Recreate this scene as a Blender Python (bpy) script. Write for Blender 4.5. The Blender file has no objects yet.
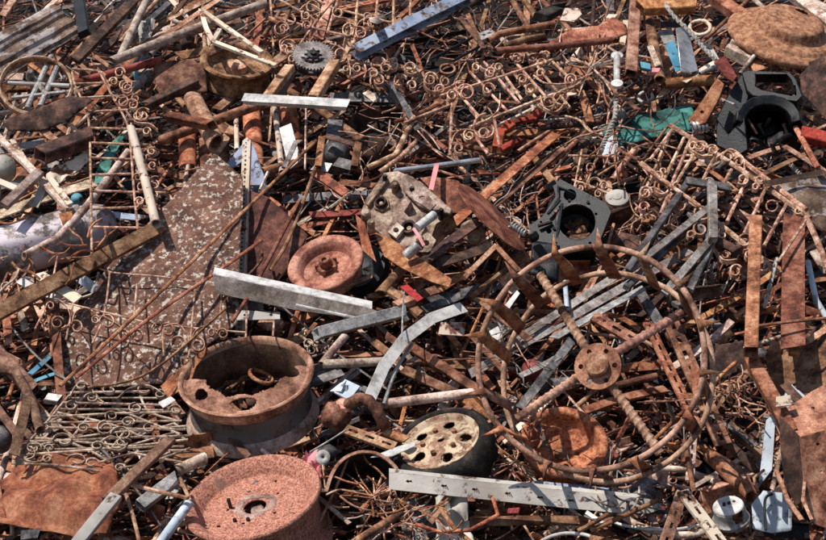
import bpy, bmesh, math, random
from mathutils import Vector, Matrix, noise
from mathutils.geometry import tessellate_polygon
random.seed(11)
rnd = random.random
R_ = math.radians
scene = bpy.context.scene
COL = scene.collection

# ------------------------------------------------------------------ camera and heap frame
F = 1310.0                       # focal length in photo pixels (photo 826 x 540)
PITCH = R_(8)
CAM = Vector((0, 0, 1.9))
RT = Vector((1, 0, 0))
FW = Vector((0, math.cos(PITCH), -math.sin(PITCH)))
UP = Vector((0, math.sin(PITCH), math.cos(PITCH)))
KA, KB = 0.1687, 0.000162        # 1/depth of the heap face = KA + KB*(y-270)
CD = 1.0 / math.hypot(KA, KB * F)
NRM = (UP * (KB * F * CD) - FW * (KA * CD)).normalized()   # outward normal of the heap face
UPS = NRM.cross(RT).normalized()
if UPS.z < 0: UPS = -UPS

def ray(x, y):
    return FW + RT * ((x - 413) / F) + UP * ((270 - y) / F)
def depth(y, h=0.0):
    return (1 - h / CD) / (KA + KB * (y - 270))
def P(x, y, h=0.0):
    return CAM + ray(x, y) * depth(y, h)
def S(y, h=0.0):                 # metres per photo pixel
    return depth(y, h) / F
def on_plane(x, y, p0, n):
    d = ray(x, y)
    return CAM + d * ((p0 - CAM).dot(n) / d.dot(n))
def cv(r, u, t):                 # direction from camera axes: right, up, towards the viewer
    return (RT * r + UP * u - FW * t).normalized()

# ------------------------------------------------------------------ materials
def lin(hx):
    o = []
    for i in (0, 2, 4):
        c = int(hx[i:i + 2], 16) / 255
        o.append(c / 12.92 if c < .04045 else ((c + .055) / 1.055) ** 2.4)
    return (*o, 1)
M = {}
ADJ = {}
def mat(key, adj, dark, base, alt, rough=.85, metal=0., scale=14, paint=None, cov=.5, pscale=9, bump=.5, fine=90, prough=.55, pos=(.4, .5, .6), spread=.35, dirt=1.):
    ADJ[key] = adj
    m = bpy.data.materials.new(key + '_metal'); m.use_nodes = True
    nt = m.node_tree; N = nt.nodes; L = nt.links
    bs = N['Principled BSDF']
    tc = N.new('ShaderNodeTexCoord'); oi = N.new('ShaderNodeObjectInfo')
    mu = N.new('ShaderNodeMath'); mu.operation = 'MULTIPLY'; mu.inputs[1].default_value = 57
    L.new(oi.outputs['Random'], mu.inputs[0])
    va = N.new('ShaderNodeVectorMath'); va.operation = 'ADD'
    L.new(tc.outputs['Object'], va.inputs[0]); L.new(mu.outputs[0], va.inputs[1])
    def nz(s, det=5, ro=.62):
        n = N.new('ShaderNodeTexNoise'); n.inputs['Scale'].default_value = s
        n.inputs['Detail'].default_value = det; n.inputs['Roughness'].default_value = ro
        L.new(va.outputs[0], n.inputs['Vector']); return n
    def ramp(stops, src, interp='LINEAR'):
        r = N.new('ShaderNodeValToRGB'); r.color_ramp.interpolation = interp
        e = r.color_ramp.elements
        while len(e) < len(stops): e.new(.5)
        for k, (p, c) in enumerate(stops): e[k].position = p; e[k].color = c
        L.new(src, r.inputs[0]); return r
    n1 = nz(scale, 10, .74); n2 = nz(fine, 6, .8); n7 = nz(fine * 3.2, 3, .75)
    c1 = ramp([(pos[0], lin(dark)), (pos[1], lin(base)), (pos[2], lin(alt))], n1.outputs['Fac'])
    g = ramp([(.36, (.5, .44, .42, 1)), (.58, (1.15, 1.15, 1.15, 1))], n2.outputs['Fac'])
    gg = ramp([(.36, (.42, .36, .34, 1)), (.5, (1.05, 1.05, 1.05, 1))], n7.outputs['Fac'])
    mx = N.new('ShaderNodeMix'); mx.data_type = 'RGBA'; mx.blend_type = 'MULTIPLY'; mx.inputs[0].default_value = .8 * dirt
    L.new(c1.outputs[0], mx.inputs[6]); L.new(g.outputs[0], mx.inputs[7])
    my = N.new('ShaderNodeMix'); my.data_type = 'RGBA'; my.blend_type = 'MULTIPLY'; my.inputs[0].default_value = .6 * dirt
    L.new(mx.outputs[2], my.inputs[6]); L.new(gg.outputs[0], my.inputs[7])
    col = my.outputs[2]; hsrc = n2.outputs['Fac']; rg = None
    if paint:
        n3 = nz(pscale, 9, .68)
        mk = ramp([(1 - cov - .025, (0, 0, 0, 1)), (1 - cov + .025, (1, 1, 1, 1))], n3.outputs['Fac'])
        n4 = nz(pscale * .4, 4, .6)
        pc = ramp([(.35, lin(paint[0])), (.65, lin(paint[1]))], n4.outputs['Fac'])
        px = N.new('ShaderNodeMix'); px.data_type = 'RGBA'
        L.new(mk.outputs[0], px.inputs[0]); L.new(col, px.inputs[6]); L.new(pc.outputs[0], px.inputs[7])
        col = px.outputs[2]
        rr = N.new('ShaderNodeMapRange'); rr.inputs[3].default_value = rough; rr.inputs[4].default_value = prough
        L.new(mk.outputs[0], rr.inputs[0]); rg = rr.outputs[0]
        ad = N.new('ShaderNodeMath'); ad.operation = 'ADD'
        sc_ = N.new('ShaderNodeMath'); sc_.operation = 'MULTIPLY'; sc_.inputs[1].default_value = .6
        L.new(mk.outputs[0], sc_.inputs[0]); L.new(n2.outputs['Fac'], ad.inputs[0]); L.new(sc_.outputs[0], ad.inputs[1])
        hsrc = ad.outputs[0]
    n6 = nz(scale * .3, 3, .55)
    g6 = ramp([(.34, (.62, .55, .5, 1)), (.5, (1, 1, 1, 1)), (.66, (1.16, 1.12, 1.08, 1))], n6.outputs['Fac'])
    m6 = N.new('ShaderNodeMix'); m6.data_type = 'RGBA'; m6.blend_type = 'MULTIPLY'; m6.inputs[0].default_value = .75 * dirt
    L.new(col, m6.inputs[6]); L.new(g6.outputs[0], m6.inputs[7]); col = m6.outputs[2]
    hv = N.new('ShaderNodeHueSaturation')
    mr = N.new('ShaderNodeMapRange'); mr.inputs[3].default_value = 1 - spread; mr.inputs[4].default_value = 1 + spread
    L.new(oi.outputs['Random'], mr.inputs[0]); L.new(mr.outputs[0], hv.inputs['Value'])
    m2 = N.new('ShaderNodeMath'); m2.operation = 'MULTIPLY'; m2.inputs[1].default_value = 7.31
    fr = N.new('ShaderNodeMath'); fr.operation = 'FRACT'
    L.new(oi.outputs['Random'], m2.inputs[0]); L.new(m2.outputs[0], fr.inputs[0])
    mh = N.new('ShaderNodeMapRange'); mh.inputs[3].default_value = .488; mh.inputs[4].default_value = .512
    L.new(fr.outputs[0], mh.inputs[0]); L.new(mh.outputs[0], hv.inputs['Hue'])
    L.new(col, hv.inputs['Color']); L.new(hv.outputs[0], bs.inputs['Base Color'])
    bs.inputs['Specular IOR Level'].default_value = .3; bs.inputs['Roughness'].default_value = rough; bs.inputs['Metallic'].default_value = metal
    if rg: L.new(rg, bs.inputs['Roughness'])
    bp = N.new('ShaderNodeBump'); bp.inputs['Strength'].default_value = bump; bp.inputs['Distance'].default_value = .004
    L.new(hsrc, bp.inputs['Height']); L.new(bp.outputs[0], bs.inputs['Normal'])
    M[key] = m
mat('rust', 'brown rusted', '432d22', '83583f', 'aa8468')
mat('rusto', 'orange rusted', '5f3523', '9c5f3f', 'c08d68')
mat('rustp', 'pinkish rusted', '744a36', 'b08468', 'd2ae94')
mat('rustr', 'reddish rusted', '4e2d20', '8e583e', 'b08065')
mat('rustd', 'dark rusted', '241a17', '46322a', '6d4f42')
mat('dusty', 'dusty tan', '7c6457', 'bba394', 'dccbbd')
mat('cream', 'cream painted', '6e4636', '9c7058', 'b58c74', paint=('c8b39c', 'dccbb8'), cov=.56, pscale=14)
mat('grey', 'dull grey', '5a504a', '8a837e', 'a8a29d', rough=.6, metal=.15, spread=.2)
mat('white', 'chipped white', '5c4438', '86685a', '98806f', paint=('98938b', 'c0bab1'), cov=.58, pscale=14, spread=.12)
mat('clean', 'clean white', '96938e', 'c2bfba', 'd6d3ce', rough=.5, spread=.06, bump=.15, dirt=.35)
mat('steel', 'dark grey steel', '2e2b2c', '5a5758', '817d7d', rough=.5, metal=.25, spread=.2)
mat('galv', 'galvanised grey', '7c7a78', 'a3a29f', 'bdbcb9', rough=.48, metal=.3, scale=20, spread=.12, bump=.25)
mat('alu', 'bright metal', '9a9a9a', 'c0c0c0', 'd8d8d8', rough=.3, metal=.7, spread=.08, bump=.15, dirt=.4)
mat('black', 'oily black', '060606', '0f0f11', '212125', rough=.4, spread=.2, paint=('271d18', '40301f'), cov=.34, pscale=12, prough=.8)
mat('tyre', 'black rubber', '100f0e', '201d1b', '4a423a', rough=.85, spread=.1, scale=9)
mat('soot', 'sooty black', '040406', '090a0d', '1a1d24', rough=.42, scale=14, paint=('2c211b', '4a3427'), cov=.36, pscale=11, prough=.8, spread=.1, pos=(.36, .5, .64))
mat('blue', 'chipped blue', '4a3a34', '6b5a52', '84756c', paint=('77839e', 'aab2c4'), cov=.55, pscale=18, spread=.1)
mat('sky', 'bright blue painted', '4a3a34', '5f6a70', '6f8088', paint=('3f7f98', '6aa6ba'), cov=.6, pscale=14, spread=.1)
mat('teal', 'teal painted', '1c3230', '2a5a52', '3c6a60', paint=('2c6a60', '47857a'), cov=.5, pscale=12, spread=.1)
mat('pale', 'pale blue painted', '5c5450', '7f858c', '98a0a8', paint=('a0aab6', 'c4ccd4'), cov=.58, pscale=20, spread=.08, dirt=.8)
mat('red', 'red painted', '4c221d', '7c3a32', '94504a', paint=('84322c', '9c4a42'), cov=.48, pscale=14, spread=.15)
mat('scarlet', 'orange red painted', '521f16', '96382a', 'b04a34', paint=('7e3828', '944a36'), cov=.38, pscale=14, spread=.1)
mat('pink', 'pink painted', '8a4a48', 'b2696a', 'c98284', paint=('d0787c', 'df989a'), cov=.6, spread=.08)
mat('peel', 'peeling', '472c26', '694538', '80594c', paint=('94867a', 'bcafa2'), cov=.447, pscale=46, spread=.0, scale=8)
mat('maroon', 'maroon rusted', '3c221d', '60382f', '7c4e44', paint=('8c7468', 'a08a7e'), cov=.34, pscale=26, spread=.05)
mat('tank', 'pink and white peeling', '55504c', '827c78', '9c8c88', paint=('b8a6ae', 'd2c8cc'), cov=.48, pscale=8, spread=.0, scale=9)
mat('casting', 'beige cast metal', '523c30', '917966', 'b8a491', rough=.7, scale=16, spread=.06)
mat('speck', 'speckled pink rusted', bump=.22, dark='4a281a', base='a06a52', alt='c89a80', scale=150, fine=230, pos=(.36, .46, .58), spread=.0, paint=('7c6252', 'a98a76'), cov=.36, pscale=6, prough=.85)
mat('rim', 'rusted', '684434', 'aa7c66', 'cca28c', scale=9, fine=130, spread=.06, paint=('5d5450', '86766c'), cov=.36, pscale=6, prough=.7)
mat('dish', 'pinkish rusted', '6c4030', 'a6745c', 'c6987e', scale=11, fine=150, spread=.05)
mat('pan', 'orange speckled', '703c29', 'ac6a4a', 'c48c6a', scale=45, fine=160, spread=.05)
mat('dome', 'brown orange rusted', '6a452f', '9a6d4f', 'b88d6b', scale=34, fine=150, spread=.05, dirt=.55)
mat('oxide', 'red oxide', '5e3222', '8e543a', 'a87658', scale=7, fine=60, spread=.05, paint=('b08c7a', 'c4a898'), cov=.34, pscale=9)
mat('iron', 'grey weathered iron', '65503f', 'a38c79', 'cab6a4', scale=24, spread=.15)
mat('scroll', 'tan rusted', '704a38', 'b58a70', 'e0c2ac', scale=24, spread=.18)
mat('beam', 'grey weathered', '544a41', '7a7068', '948b83', rough=.8, scale=9, spread=.05, paint=('867d75', 'a49c95'), cov=.36, pscale=8)
mat('guard', 'brown and grey ribbed', '4a3930', '73604f', '94826f', scale=6, spread=.05, paint=('8f8580', 'b2aaa4'), cov=.48, pscale=8)
mat('wheel', 'pinkish brown rusted', '563a2e', 'a07864', 'cca48e', scale=9, fine=120, spread=.0)
mat('wood', 'weathered brown', '4e372b', '7c5c49', '977761', scale=18, spread=.1)

# ------------------------------------------------------------------ mesh builder
class MB:
    def __init__(s): s.v = []; s.f = []; s.mi = []; s.cur = 0
    def add(s, vs, fs):
        o = len(s.v); s.v += [Vector(v) for v in vs]
        s.f += [tuple(i + o for i in f) for f in fs]; s.mi += [s.cur] * len(fs)
    def sweep(s, pts, prof, up, caps=True, closed=False, rmod=None, hollow=None, twist=0., cut=None):
        pts = [Vector(p) for p in pts]; n = len(pts); k = len(prof)
        rings = []; inner = []
        nr = Vector(up)
        for i, p in enumerate(pts):
            if closed: t = pts[(i + 1) % n] - pts[i - 1]
            else: t = pts[min(i + 1, n - 1)] - pts[max(i - 1, 0)]
            if t.length < 1e-9: t = Vector((0, 0, 1))
            t.normalize()
            q = nr - t * nr.dot(t)
            if q.length < 1e-3: q = t.orthogonal()
            nr = q.normalized()
            nn = nr
            if twist: nn = Matrix.Rotation(twist * i / max(1, n - 1), 3, t) @ nr
            sd = t.cross(nn)
            mit = 1.0
            if 0 < i < n - 1 and not closed:
                a = (pts[i] - pts[i - 1]); b = (pts[i + 1] - pts[i])
                if a.length > 1e-9 and b.length > 1e-9:
                    mit = 1 / max(.5, math.sqrt(max(0, (1 + a.normalized().dot(b.normalized())) / 2)))
            rings.append([p + (sd * x * mit + nn * y) * (rmod(i, j) if rmod else 1) for j, (x, y) in enumerate(prof)])
            if cut and i in (0, n - 1):
                ka, kb = cut[:2] if i == 0 else cut[2:]
                rings[-1] = [v + t * (x * ka + y * kb) for v, (x, y) in zip(rings[-1], prof)]
            if hollow: inner.append([p + (sd * x * mit + nn * y) * hollow + (t * (x * ka + y * kb) * hollow if cut and i in (0, n - 1) else Vector()) for (x, y) in prof])
        vs = [v for r in rings for v in r]; fs = []
        m = n if closed else n - 1
        for i in range(m):
            a = i * k; b = ((i + 1) % n) * k
            for j in range(k):
                fs.append((a + j, a + (j + 1) % k, b + (j + 1) % k, b + j))
        if hollow and not closed:
            o = len(vs); vs += [v for r in inner for v in r]
            for i in range(m):
                a = o + i * k; b = o + (i + 1) * k
                for j in range(k):
                    fs.append((a + (j + 1) % k, a + j, b + j, b + (j + 1) % k))
            e = (n - 1) * k
            for j in range(k):
                q = (j + 1) % k
                fs.append((q, j, o + j, o + q)); fs.append((e + j, e + q, o + e + q, o + e + j))
        elif caps and not closed:
            fs.append(tuple(reversed(range(k)))); fs.append(tuple(range((n - 1) * k, n * k)))
        s.add(vs, fs)
    def tube(s, pts, r, n=6, closed=False, hollow=None):
        s.sweep(pts, circ(r, n), NRM + RT * .013, closed=closed, hollow=hollow)
    def box(s, c, ax, ay, az):           # centre and half axes
        c = Vector(c); vs = [c + ax * i + ay * j + az * k for k in (-1, 1) for j in (-1, 1) for i in (-1, 1)]
        s.add(vs, [(0, 2, 3, 1), (4, 5, 7, 6), (0, 1, 5, 4), (2, 6, 7, 3), (0, 4, 6, 2), (1, 3, 7, 5)])
    def lathe(s, prof, mx, seg=48, holes=(), th0=0., th1=None, wob=0., rag=0.):
        """rings of (r, z) about the frame's z axis; holes = (radius, angle, hole radius, squash)"""
        full = th1 is None
        if full: th1 = th0 + 2 * math.pi
        nt = seg if full else seg + 1
        vs = []; sd = rnd() * 50
        for i, (r, z) in enumerate(prof):
            for j in range(nt):
                a = th0 + (th1 - th0) * j / seg
                w = 1 + wob * noise.noise((math.cos(a) * 1.5, math.sin(a) * 1.5, sd))
                zz = z + (rag * noise.noise((a * 7, sd, i * .3)) if rag else 0)
                vs.append(mx @ Vector((r * w * math.cos(a), r * w * math.sin(a), zz)))
        fs = []
        for i in range(len(prof) - 1):
            for j in range(seg):
                q = (j + 1) % nt if full else j + 1
                if holes:
                    r = (prof[i][0] + prof[i + 1][0]) / 2; a = th0 + (th1 - th0) * (j + .5) / seg
                    if any(math.hypot((r - hr) / hq, r * ((a - ha + math.pi) % (2 * math.pi) - math.pi)) < hs for hr, ha, hs, hq in holes): continue
                fs.append((i * nt + j, i * nt + q, (i + 1) * nt + q, (i + 1) * nt + j))
        s.add(vs, fs)
    def plate(s, outer, holes, p0, n, thick):
        """flat plate whose outline is seen along the pixel outline, lying in the plane p0/n, thick behind it"""
        n = Vector(n).normalized()
        lo = [[on_plane(x, y, p0, n) for x, y in l] for l in [outer] + list(holes)]
        s.slab(lo, n, thick)
    def slab(s, loops, n, thick):
        ax = n.orthogonal().normalized(); ay = n.cross(ax)
        flat = [[Vector((p.dot(ax), p.dot(ay), 0)) for p in l] for l in loops]
        tri = tessellate_polygon(flat)
        pts = [p for l in loops for p in l]; k = len(pts)
        fs = []
        for t in tri:
            a, b, c = (pts[i] for i in t)
            if (b - a).cross(c - a).dot(n) < 0: t = tuple(reversed(t))
            fs.append(tuple(t)); fs.append(tuple(i + k for i in reversed(t)))
        o = 0
        for l in loops:
            m = len(l)
            for i in range(m):
                fs.append((o + i, o + (i + 1) % m, k + o + (i + 1) % m, k + o + i))
            o += m
        s.add(pts + [p - n * thick for p in pts], fs)
    def panel(s, outer, p0, n, amp, step=4.0, rag=.7, sharp=1.2):
        """buckled sheet inside a pixel outline: the outline is cut into a grid and pushed in and out"""
        n = Vector(n).normalized(); sd = rnd() * 90; pts = []
        m_ = len(outer)
        for i in range(m_):                      # a nibbled edge
            (xa, ya), (xb, yb) = outer[i], outer[(i + 1) % m_]; k = max(1, int(math.hypot(xb - xa, yb - ya) / 4))
            for j in range(k):
                u = j / k; q = rag * noise.noise((sd, i * 3 + u * k * .8, 2)); pts.append((xa + (xb - xa) * u + q, ya + (yb - ya) * u + q))
        bm = bmesh.new(); f = bm.faces.new([bm.verts.new(on_plane(x, y, p0, n)) for x, y in pts])
        ax = n.cross(Vector((0, 0, 1))).normalized(); ay = n.cross(ax); st = step * S(sum(p[1] for p in outer) / m_)
        for d in (ax, ay, (ax + ay).normalized()):
            vals = [v.co.dot(d) for v in bm.verts]; t = min(vals) + st
            while t < max(vals):
                bmesh.ops.bisect_plane(bm, geom=bm.verts[:] + bm.edges[:] + bm.faces[:], plane_co=d * t, plane_no=d, dist=1e-5); t += st * (1 if d is not None else 1)
        for v in bm.verts:
            c = v.co; v.co = c + n * amp * (noise.noise(c * 3.1 + Vector((sd, 0, 0))) + sharp * (abs(noise.noise(c * 4.7 + Vector((0, sd, 0)))) - .25) + .35 * noise.noise(c * 14))
        bm.verts.index_update(); s.add([v.co for v in bm.verts], [tuple(v.index for v in f.verts) for f in bm.faces]); bm.free()
    def sheet(s, c4, hs, amp, freq=6., nx=24, ny=16, rag=.0, n=None):
        """crumpled sheet over four pixel corners"""
        n = n or NRM; sd = rnd() * 90
        q = [P(x, y, h) for (x, y), h in zip(c4, hs)]
        vs = []
        for j in range(ny + 1):
            for i in range(nx + 1):
                u = i / nx; v = j / ny
                if rag:
                    u += rag * noise.noise((v * 5, sd, u)) * (abs(u - .5) * 2) ** 3; v += rag * noise.noise((u * 5, sd + 9, v)) * (abs(v - .5) * 2) ** 3
                p = q[0] * (1 - u) * (1 - v) + q[1] * u * (1 - v) + q[2] * u * v + q[3] * (1 - u) * v
                w = noise.noise(p * freq + Vector((sd, 0, 0))); w2 = abs(noise.noise(p * freq * 1.3 + Vector((0, sd, 0))))
                vs.append(p + n * amp * (.5 * w + 1.5 * w2 - .3 + .15 * noise.noise(p * freq * 5)))
        s.add(vs, [(j * (nx + 1) + i, j * (nx + 1) + i + 1, (j + 1) * (nx + 1) + i + 1, (j + 1) * (nx + 1) + i) for j in range(ny) for i in range(nx)])
    def build(s, name, mats, parent=None, label=None, cat=None, group=None, kind=None, smooth=35, sol=0., bev=0.):
        if not isinstance(mats, (list, tuple)): mats = [mats]
        c = sum(s.v, Vector()) / max(1, len(s.v))
        me = bpy.data.meshes.new(name)
        me.from_pydata([v - c for v in s.v], [], s.f)
        for k in mats: me.materials.append(M[k] if isinstance(k, str) else k)
        if len(mats) > 1: me.polygons.foreach_set('material_index', s.mi)
        me.validate(); me.update()
        if smooth:
            me.shade_smooth(); me.set_sharp_from_angle(angle=R_(smooth))
        o = bpy.data.objects.new(name, me); COL.objects.link(o)
        o.location = c
        if parent is not None:
            o.parent = parent; o.location = c - parent.location
        if sol:
            sm = o.modifiers.new('thickness', 'SOLIDIFY'); sm.thickness = sol; sm.offset = 0
        if bev:
            bm_ = o.modifiers.new('edges', 'BEVEL'); bm_.width = bev; bm_.segments = 1; bm_.limit_method = 'ANGLE'; bm_.angle_limit = R_(40)
        tag(o, label, cat, group, kind)
        return o
def tag(o, label=None, cat=None, group=None, kind=None):
    if label: o['label'] = label
    if cat: o['category'] = cat
    if group: o['group'] = group
    if kind: o['kind'] = kind
def thing(name, loc, label, cat, group=None):
    o = bpy.data.objects.new(name, None); COL.objects.link(o)
    o.location = loc; o.empty_display_size = .1
    tag(o, label, cat, group); return o
def circ(r, n): return [(r * math.cos(2 * math.pi * i / n), r * math.sin(2 * math.pi * i / n)) for i in range(n)]
def rect(a, b, c=0.):
    a /= 2; b /= 2
    if not c: return [(-a, -b), (a, -b), (a, b), (-a, b)]
    return [(-a + c, -b), (a - c, -b), (a, -b + c), (a, b - c), (a - c, b), (-a + c, b), (-a, b - c), (-a, -b + c)]
def ellipse(x, y, a, b, ang=0, n=24):
    c, s_ = math.cos(R_(ang)), math.sin(R_(ang))
    return [(x + a * math.cos(t) * c + b * math.sin(t) * s_, y - a * math.cos(t) * s_ + b * math.sin(t) * c) for t in (2 * math.pi * i / n for i in range(n))]
def disc(x, y, a, b, ang, h, s=1):
    """frame of a circle seen as an ellipse: major radius a px rising by ang degrees, minor b; s=1 faces up"""
    c = P(x, y, h); d = (c - CAM).normalized()
    r = (RT - d * RT.dot(d)).normalized(); u = r.cross(d)
    ca, sa = math.cos(R_(ang)), math.sin(R_(ang))
    mj = r * ca + u * sa; mn = u * ca - r * sa
    ct = min(1, b / a); st = math.sqrt(1 - ct * ct) * s
    z = (mn * st - d * ct).normalized(); yv = z.cross(mj)
    mx = Matrix((mj, yv, z)).transposed().to_4x4(); mx.translation = c
    return mx, a * S(y, h)
def resample(prof, n):
    L_ = [0]
    for a, b in zip(prof, prof[1:]): L_.append(L_[-1] + math.hypot(b[0] - a[0], b[1] - a[1]))
    out = []; k = 0
    for i in range(n + 1):
        t = L_[-1] * i / n
        while k < len(prof) - 2 and L_[k + 1] < t: k += 1
        q = (t - L_[k]) / max(1e-9, L_[k + 1] - L_[k])
        out.append((prof[k][0] + (prof[k + 1][0] - prof[k][0]) * q, prof[k][1] + (prof[k + 1][1] - prof[k][1]) * q))
    return out
def sc(prof, R): return [(r * R, z * R) for r, z in prof]
def spline(pts, n=8):
    """Catmull-Rom through tuples"""
    if len(pts) < 3: return list(pts)
    p = [pts[0]] + list(pts) + [pts[-1]]; out = []
    for i in range(1, len(p) - 2):
        for k in range(n):
            t = k / n
            out.append(tuple(.5 * (2 * b + (c - a) * t + (2 * a - 5 * b + 4 * c - d) * t * t + (3 * b - a - 3 * c + d) * t ** 3)
                       for a, b, c, d in zip(p[i - 1], p[i], p[i + 1], p[i + 2])))
    out.append(tuple(pts[-1])); return out

# ------------------------------------------------------------------ labels that single things out
MARKS = {}
def mark(name, x, y): MARKS[name] = (x, y)
USED = set()
KW = dict(rod='rod', rebar='ribbed rod', tube='pipe', box='square tube', solid='bar', flat='flat bar', angle='angle iron', chan='channel bar',
          ibeam='steel beam', wood='plank', slot='slotted strip', wire='wire', sheet='sheet fragment', ring='hoop', curl='ornamental scroll', bracket='bracket',
          bolt='bolt', cap='round cap', strap='curved strap', block='block', lug='cast lug')
NAMES = dict(rod='metal_rod', rebar='reinforcing_bar', tube='steel_pipe', box='square_tube', solid='solid_bar', flat='flat_bar', angle='angle_iron', chan='channel_bar',
             ibeam='steel_beam', wood='plank', slot='slotted_strip', wire='bent_wire', sheet='sheet_fragment', ring='metal_hoop', curl='ornamental_scroll',
             bracket='metal_bracket', bolt='hexagon_bolt', cap='plastic_bung', strap='curved_strap', block='metal_block', lug='cast_lug')
GROUPS = dict(rod='thin rods strewn over the scrap heap', tube='pipes in the scrap heap', box='square tubes in the scrap heap', flat='flat bars in the scrap heap',
              angle='angle irons in the scrap heap', wire='wires tangled in the scrap heap', sheet='sheet fragments in the scrap heap', curl='broken scrolls in the scrap heap',
              bracket='brackets in the scrap heap', bolt='bolts in the scrap heap', ring='hoops in the scrap heap', strap='straps in the scrap heap', slot='slotted strips in the scrap heap',
              solid='solid bars in the scrap heap', chan='channel bars in the scrap heap', block='blocks in the scrap heap', lug='cast lugs in the scrap heap', wood='planks in the scrap heap', cap='round caps in the scrap heap')
def auto_label(kind, mk, x0, y0, x1, y1, w):
    cx, cy = (x0 + x1) / 2, (y0 + y1) / 2
    ln = math.hypot(x1 - x0, y1 - y0); an = abs(math.degrees(math.atan2(y1 - y0, x1 - x0))); an = min(an, 180 - an)
    size = ('tiny' if ln < 14 else 'short' if ln < 45 else 'long' if ln > 110 else '')
    th = ('thin' if w < 3.6 else 'thick' if w > 10 else '') if kind not in ('wire', 'curl', 'bolt', 'sheet') else ''
    up = (x1 - x0) * (y1 - y0)
    ori = 'level' if an < 14 else 'upright' if an > 68 else 'slanting'
    core = [t for t in (size, th, ADJ[mk], KW[kind]) if t]
    near = sorted(MARKS, key=lambda k: math.hypot(MARKS[k][0] - cx, (MARKS[k][1] - cy)))[:7]
    def rel(k):
        dx, dy = cx - MARKS[k][0], cy - MARKS[k][1]
        if abs(dy) > abs(dx) * .8: return ('above the ' if dy < 0 else 'below the ') + k
        return 'beside the ' + k
    c1 = ' '.join(core); c2 = ori + ' ' + c1
    if kind in ('bolt', 'curl', 'lug', 'ring', 'sheet', 'block', 'cap'): c2 = c1
    n0 = near[0]; ax_, ay_ = MARKS[n0][0] - cx, MARKS[n0][1] - cy
    far = sorted((k for k in MARKS if k != n0), key=lambda k: (lambda dx, dy: math.hypot(dx, dy) * (1.6 + (dx * ax_ + dy * ay_) / (math.hypot(dx, dy) * math.hypot(ax_, ay_) + 1e-6)))(MARKS[k][0] - cx, MARKS[k][1] - cy))[:6]
    cand = []
    if ln > 52:
        e = [min(MARKS, key=lambda k: math.hypot(MARKS[k][0] - a, MARKS[k][1] - b)) for a, b in ((x0, y0), (x1, y1))]
        if y0 < y1: e.reverse()
        if e[0] != e[1]: cand.append(c1 + ' running from the ' + e[0] + (' across to the ' if an < 14 else ' up to the ') + e[1])
    for b in far: cand.append(c2 + ' ' + rel(n0) + ', towards the ' + b)
    for b in far: cand.append(c1 + ' between the ' + n0 + ' and the ' + b)
    for a in near[1:4]:
        for b in far: cand.append(c2 + ' ' + rel(a) + ', towards the ' + b)
    for c in cand:
        if c not in USED and len(c.replace(',', '').split()) <= 16:
            USED.add(c); return c
    for ex in ('bent', 'worn', 'flaking', 'dirty', 'dented', 'scratched'):
        for c in cand:
            if ex + ' ' + c not in USED and len(c.split()) < 16: USED.add(ex + ' ' + c); return ex + ' ' + c
    return cand[0]

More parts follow.
